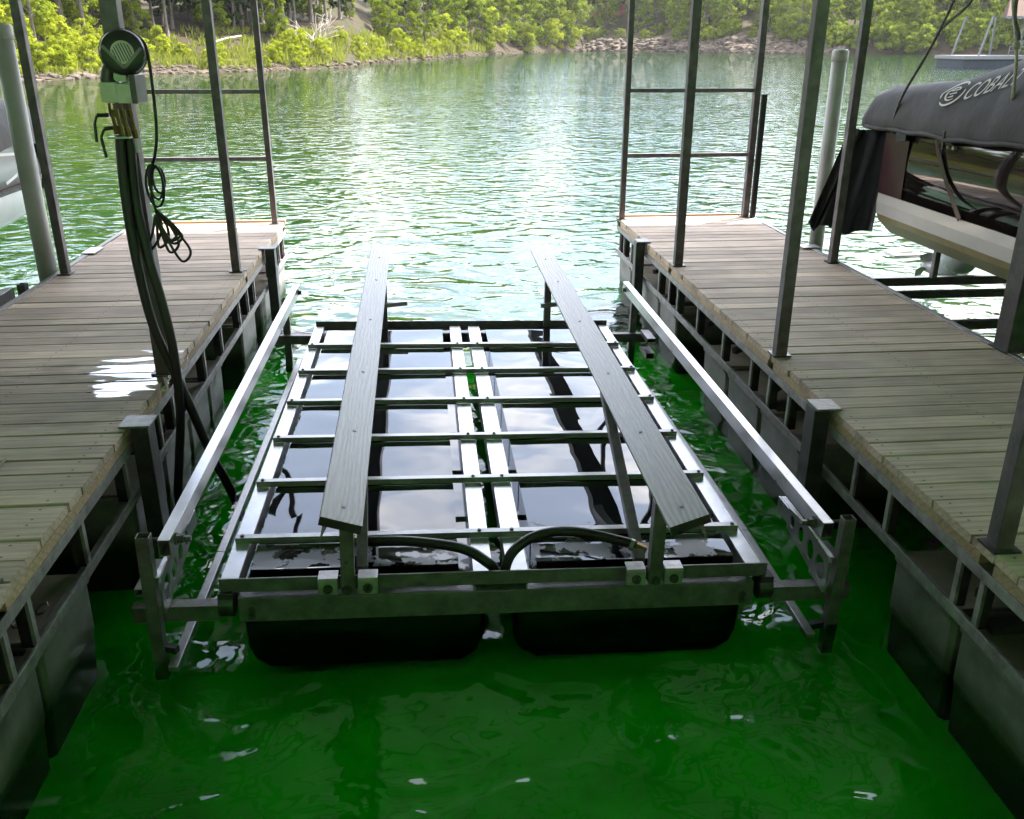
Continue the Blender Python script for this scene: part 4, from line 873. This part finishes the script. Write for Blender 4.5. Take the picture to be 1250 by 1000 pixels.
# name and emblem on the cover: flat print just proud of the canvas
def cover_pt(y, z, off=.012):
    s_ = sec_cover(y)[:8]
    for a, b in zip(s_, s_[1:]):
        if a[2] <= z <= b[2]:
            t = (z-a[2])/max(1e-6, (b[2]-a[2])); return Vector((a[0]+(b[0]-a[0])*t-off, y, z))
    return Vector((s_[3][0]-off, y, z))
def lettering(txt, y0, z0, size, slope, y_end):
    cu = bpy.data.curves.new('t', 'FONT'); cu.body = txt; cu.size = size; cu.shear = .35; cu.space_character = 1.02; o = bpy.data.objects.new('t', cu); C.objects.link(o)
    bpy.context.view_layer.update(); me = bpy.data.meshes.new_from_object(o); bpy.data.objects.remove(o)
    bm = bmesh.new(); bm.from_mesh(me); bmesh.ops.triangulate(bm, faces=bm.faces[:]); bmesh.ops.subdivide_edges(bm, edges=[e for e in bm.edges if e.calc_length() > .05], cuts=1)
    wd = max(v.co.x for v in bm.verts)
    for v in bm.verts:
        u = v.co.x/wd; y = y0+(y_end-y0)*u; z = z0+slope*u+v.co.y; v.co = cover_pt(y, z)
    R.put('lettering', bm, 'print'); 
lettering('COBALT', 7.20, 2.055, .17, .16, 6.56)
bm = bmesh.new()
for (r1, r0, a0, a1) in ((.115, .092, .9, 3.6), (.115, .092, 4.0, 6.75), (.066, .048, .8, 5.6)):
    n = 22; ra, rb = [], []
    for i in range(n+1):
        a = a0+(a1-a0)*i/n; w_ = math.sin(math.pi*i/n)*.6+.4
        for lst, r_ in ((ra, r1), (rb, r1-(r1-r0)*w_)):
            q = Vector((math.cos(a)*r_, math.sin(a)*r_)); q.x += q.y*.35; lst.append(bm.verts.new(cover_pt(7.335-q.x*1.05, 2.10+q.y*.85)))
    for k in range(n): bm.faces.new((ra[k], ra[k+1], rb[k+1], rb[k]))
for a, b in (((-.035, .02), (.05, .04)), ((-.03, -.005), (.04, .012)), ((-.02, -.03), (.03, -.015))):
    n = 4; vs = []
    for (px, py), w_ in ((a, .004), (b, .007)): vs.append((bm.verts.new(cover_pt(7.335-(px+py*.35), 2.10+py+w_)), bm.verts.new(cover_pt(7.335-(px+py*.35), 2.10+py-w_))))
    bm.faces.new((vs[0][0], vs[1][0], vs[1][1], vs[0][1]))
R.put('emblem', bm, 'print')
# outdrive with propeller, swim step
bm = bmesh.new()
def blob(bm, c, r, sc, sub=2):
    vs = bmesh.ops.create_icosphere(bm, subdivisions=sub, radius=r)['verts']
    for v in vs: v.co = Vector(c)+Vector((v.co.x*sc[0], v.co.y*sc[1], v.co.z*sc[2]))
blob(bm, (5.33, 8.60, .50), .2, (.75, 1.25, 1.0), 3); blob(bm, (5.33, 8.82, .34), .16, (.5, 1.5, .8), 3); blob(bm, (5.33, 9.0, .26), .09, (.8, 2.6, .8), 3)
od = R.put('outdrive', bm, 'hullgrey', smooth=True)
bm = bmesh.new(); tube(bm, [(5.33, 8.95, .26), (5.33, 9.20, .25), (5.33, 9.28, .25)], [.06, .055, .02], 14)
for k in range(4):
    a = k*math.pi/2+.4; pts = []
    for u in (0, .5, 1):
        for s_ in (-1, 1):
            r_ = .05+.12*u; aa = a+s_*(.55 if u < 1 else .3); pts.append(bm.verts.new((5.33+math.cos(aa)*r_, 9.12+s_*.035, .25+math.sin(aa)*r_)))
    bm.faces.new((pts[0], pts[1], pts[3], pts[2])); bm.faces.new((pts[2], pts[3], pts[5], pts[4]))
bmesh.ops.translate(bm, verts=bm.verts, vec=-R.off); fin('propeller', bm, 'alu', od, True)
bm = bmesh.new(); box(bm, 4.8, 5.9, 8.32, 8.85, .84, .90); R.put('swim_step', bm, 'hullwhite', bevel=.02)
bm = bmesh.new(); box(bm, 5.05, 5.40, 9.35, 9.62, .30, .34); box(bm, 5.15, 5.30, 9.40, 9.55, .345, .375); R.put('trim_tab', bm, 'hullwhite', bevel=.01)
# tie-up lines from the roof to the cover
for pts, m, lab in (([(4.17, 8.13, 1.80), (4.18, 8.05, 2.05), (4.25, 7.72, 2.60), (4.30, 7.2, 3.6), (4.32, 6.9, 4.3)], 'rope', 'dark rope running from the roof down to the boat cover near the stern'), ([(4.26, 7.72, 2.59), (4.32, 7.3, 2.95), (4.40, 6.6, 4.3)], 'rope', 'dark rope branching off toward the roof above the boat cover'), ([(4.22, 6.53, 2.10), (4.22, 6.57, 2.35), (4.24, 6.66, 2.50), (4.25, 6.85, 3.0), (4.3, 6.95, 4.3)], 'ropelight', 'pale knotted rope hanging over the lettering on the boat cover'), ([(4.24, 6.62, 2.50), (4.25, 6.76, 2.85), (4.3, 6.7, 4.3)], 'rope', 'dark rope beside the pale knotted one above the boat cover')):
    bm = bmesh.new(); tube(bm, smoothpath(pts), .012, 8)
    if m == 'ropelight': blob(bm, (4.235, 6.63, 2.46), .03, (1, 1, 1.2), 1)
    tag(fin('tie_rope', bm, m, None, True), lab, 'rope', 'tie ropes above the boat cover')
# neighbouring lift under the boat
nl = empty('neighbouring_lift', (5.35, 7.5, 0), 'dark steel boat lift holding up the covered runabout in the right slip', 'boat lift'); R = Rel(nl)
for y, z in ((8.10, .37), (7.98, .27), (6.72, .36), (5.2, .36)):
    bm = bmesh.new(); bar(bm, (3.62, y, z), (7.05, y, z), .06, .08 if y > 8 else .07, hollow=.004); R.put('cross_tube', bm, 'darksteel', bevel=.003)
for x in (4.76, 5.95):
    for y in (8.05, 5.2):
        bm = bmesh.new(); bar(bm, (x, y, .41), (x, y, .80), .05, .05, (0, 1, 0)); R.put('bunk_post', bm, 'galv_dull')
    bm = bmesh.new(); bar(bm, (x, 4.2, .78), (x, 8.2, .72), .14, .04); R.put('bunk_board', bm, 'deck')
for x in (4.15, 6.5):
    bm = bmesh.new(); bar(bm, (x, 4.4, .12), (x, 6.9, .12), .55, .34); R.put('tank', bm, 'tank', bevel=.04)
bm = bmesh.new(); bar(bm, (3.72, 4.5, .12), (3.72, 7.2, .10), .05, .1); R.put('stringer', bm, 'darksteel')

# ------------------------------------------------------------------ boat and lift in the left slip
bl = empty('left_boat', (-4.85, 6.5, .4), 'silver and white boat under a black cover, cut by the left picture edge', 'boat'); R = Rel(bl); XC = -4.88
def half(y): t = max(0, min(1, (6.0-y)/4.8)); e_ = max(0, (y-9.0)/.9); return 1.13*(1-t**2.4)*(1-.18*e_**2)+.02
ysb = [9.75, 9.6, 9.3, 9.0, 8.4, 7.8, 7, 6, 5, 4, 3, 2, 1.4]
def M2(p): return p+[(2*XC-a, y, z) for a, y, z in reversed(p)]
loft('hull_bottom', lambda y: M2([(XC+half(y), y, 1.20), (XC+half(y)*.97, y, .98), (XC+half(y)*.8, y, .86), (XC+.02, y, .55)]), 'hullwhite', ysb)
loft('hull_side', lambda y: M2([(XC+half(y)-.04, y, 1.62), (XC+half(y)+.01, y, 1.50), (XC+half(y)+.012, y, 1.265)]), 'hullgrey', ysb)
loft('hull_stripe', lambda y: M2([(XC+half(y)+.018, y, 1.262), (XC+half(y)+.02, y, 1.24), (XC+half(y)+.006, y, 1.203)]), 'maroon', ysb, smooth=False)
def cvl(y): h = half(y)+.05; tp = 2.10-max(0, y-9.3)*.55; return M2([(XC+h, y, 1.56+.05*math.sin(y*3)-max(0, y-9.5)*.9), (XC+h+.01, y, 1.68), (XC+h-.06, y, 1.92), (XC+h*.5, y, tp), (XC+.01, y, tp+.12)])
loft('cover', cvl, 'cover', [10.0, 9.9]+[9.8-.2*i for i in range(40)])
for a, b in (((-3.73, 9.2, 1.50), (-3.72, 8.2, 1.58)), ((-3.73, 9.3, 1.42), (-3.72, 8.6, 1.30))):
    bm = bmesh.new(); bar(bm, a, b, .01, .025); R.put('hull_graphic', bm, 'hullwhite')
e = empty('left_slip_lift', (-3.4, 6, 0), 'grey steel guide rail and stub post of the lift in the left slip', 'boat lift'); R = Rel(e)
bm = bmesh.new(); bar(bm, (-3.36, 7.45, .60), (-3.36, 4.5, .56), .06, .09, hollow=.004); R.put('guide_rail', bm, 'galv', bevel=.003)
bm = bmesh.new(); bar(bm, (-3.28, 7.50, .1), (-3.28, 7.50, .66), .06, .08, (0, 1, 0), hollow=.004); R.put('corner_post', bm, 'galv_dull', bevel=.003)
bm = bmesh.new(); bar(bm, (-3.20, 6.95, .50), (-3.6, 5.6, .50), .06, .07); R.put('side_beam', bm, 'galv_dull', bevel=.003)
bm = bmesh.new(); bar(bm, (-3.5, 7.4, .2), (-6.4, 7.4, .2), .06, .08); bar(bm, (-3.5, 4.6, .2), (-6.4, 4.6, .2), .06, .08); R.put('cross_tube', bm, 'darksteel')
for x in (-4.2, -5.5):
    bm = bmesh.new(); bar(bm, (x, 4.6, .84), (x, 7.6, .84), .14, .04); bar(bm, (x, 7.4, .24), (x, 7.4, .82), .05, .05, (0, 1, 0)); bar(bm, (x, 4.6, .24), (x, 4.6, .82), .05, .05, (0, 1, 0)); R.put('bunk', bm, 'galv_dull')

# ------------------------------------------------------------------ summer haze over the cove
bm = bmesh.new(); box(bm, -425, 425, -425, 425, -3.4, 95)
o = fin('haze', bm, None); m = bpy.data.materials.new('pale_air'); m.use_nodes = True; t = m.node_tree; t.nodes.clear()
v = N(t, 'ShaderNodeVolumePrincipled', _Density=.00008); v.inputs['Color'].default_value = (.95, .97, 1, 1); oo = N(t, 'ShaderNodeOutputMaterial'); L = t.links.new
L(v.outputs[0], oo.inputs['Volume']); o.data.materials.append(m); tag(o, None, None, None, 'stuff')
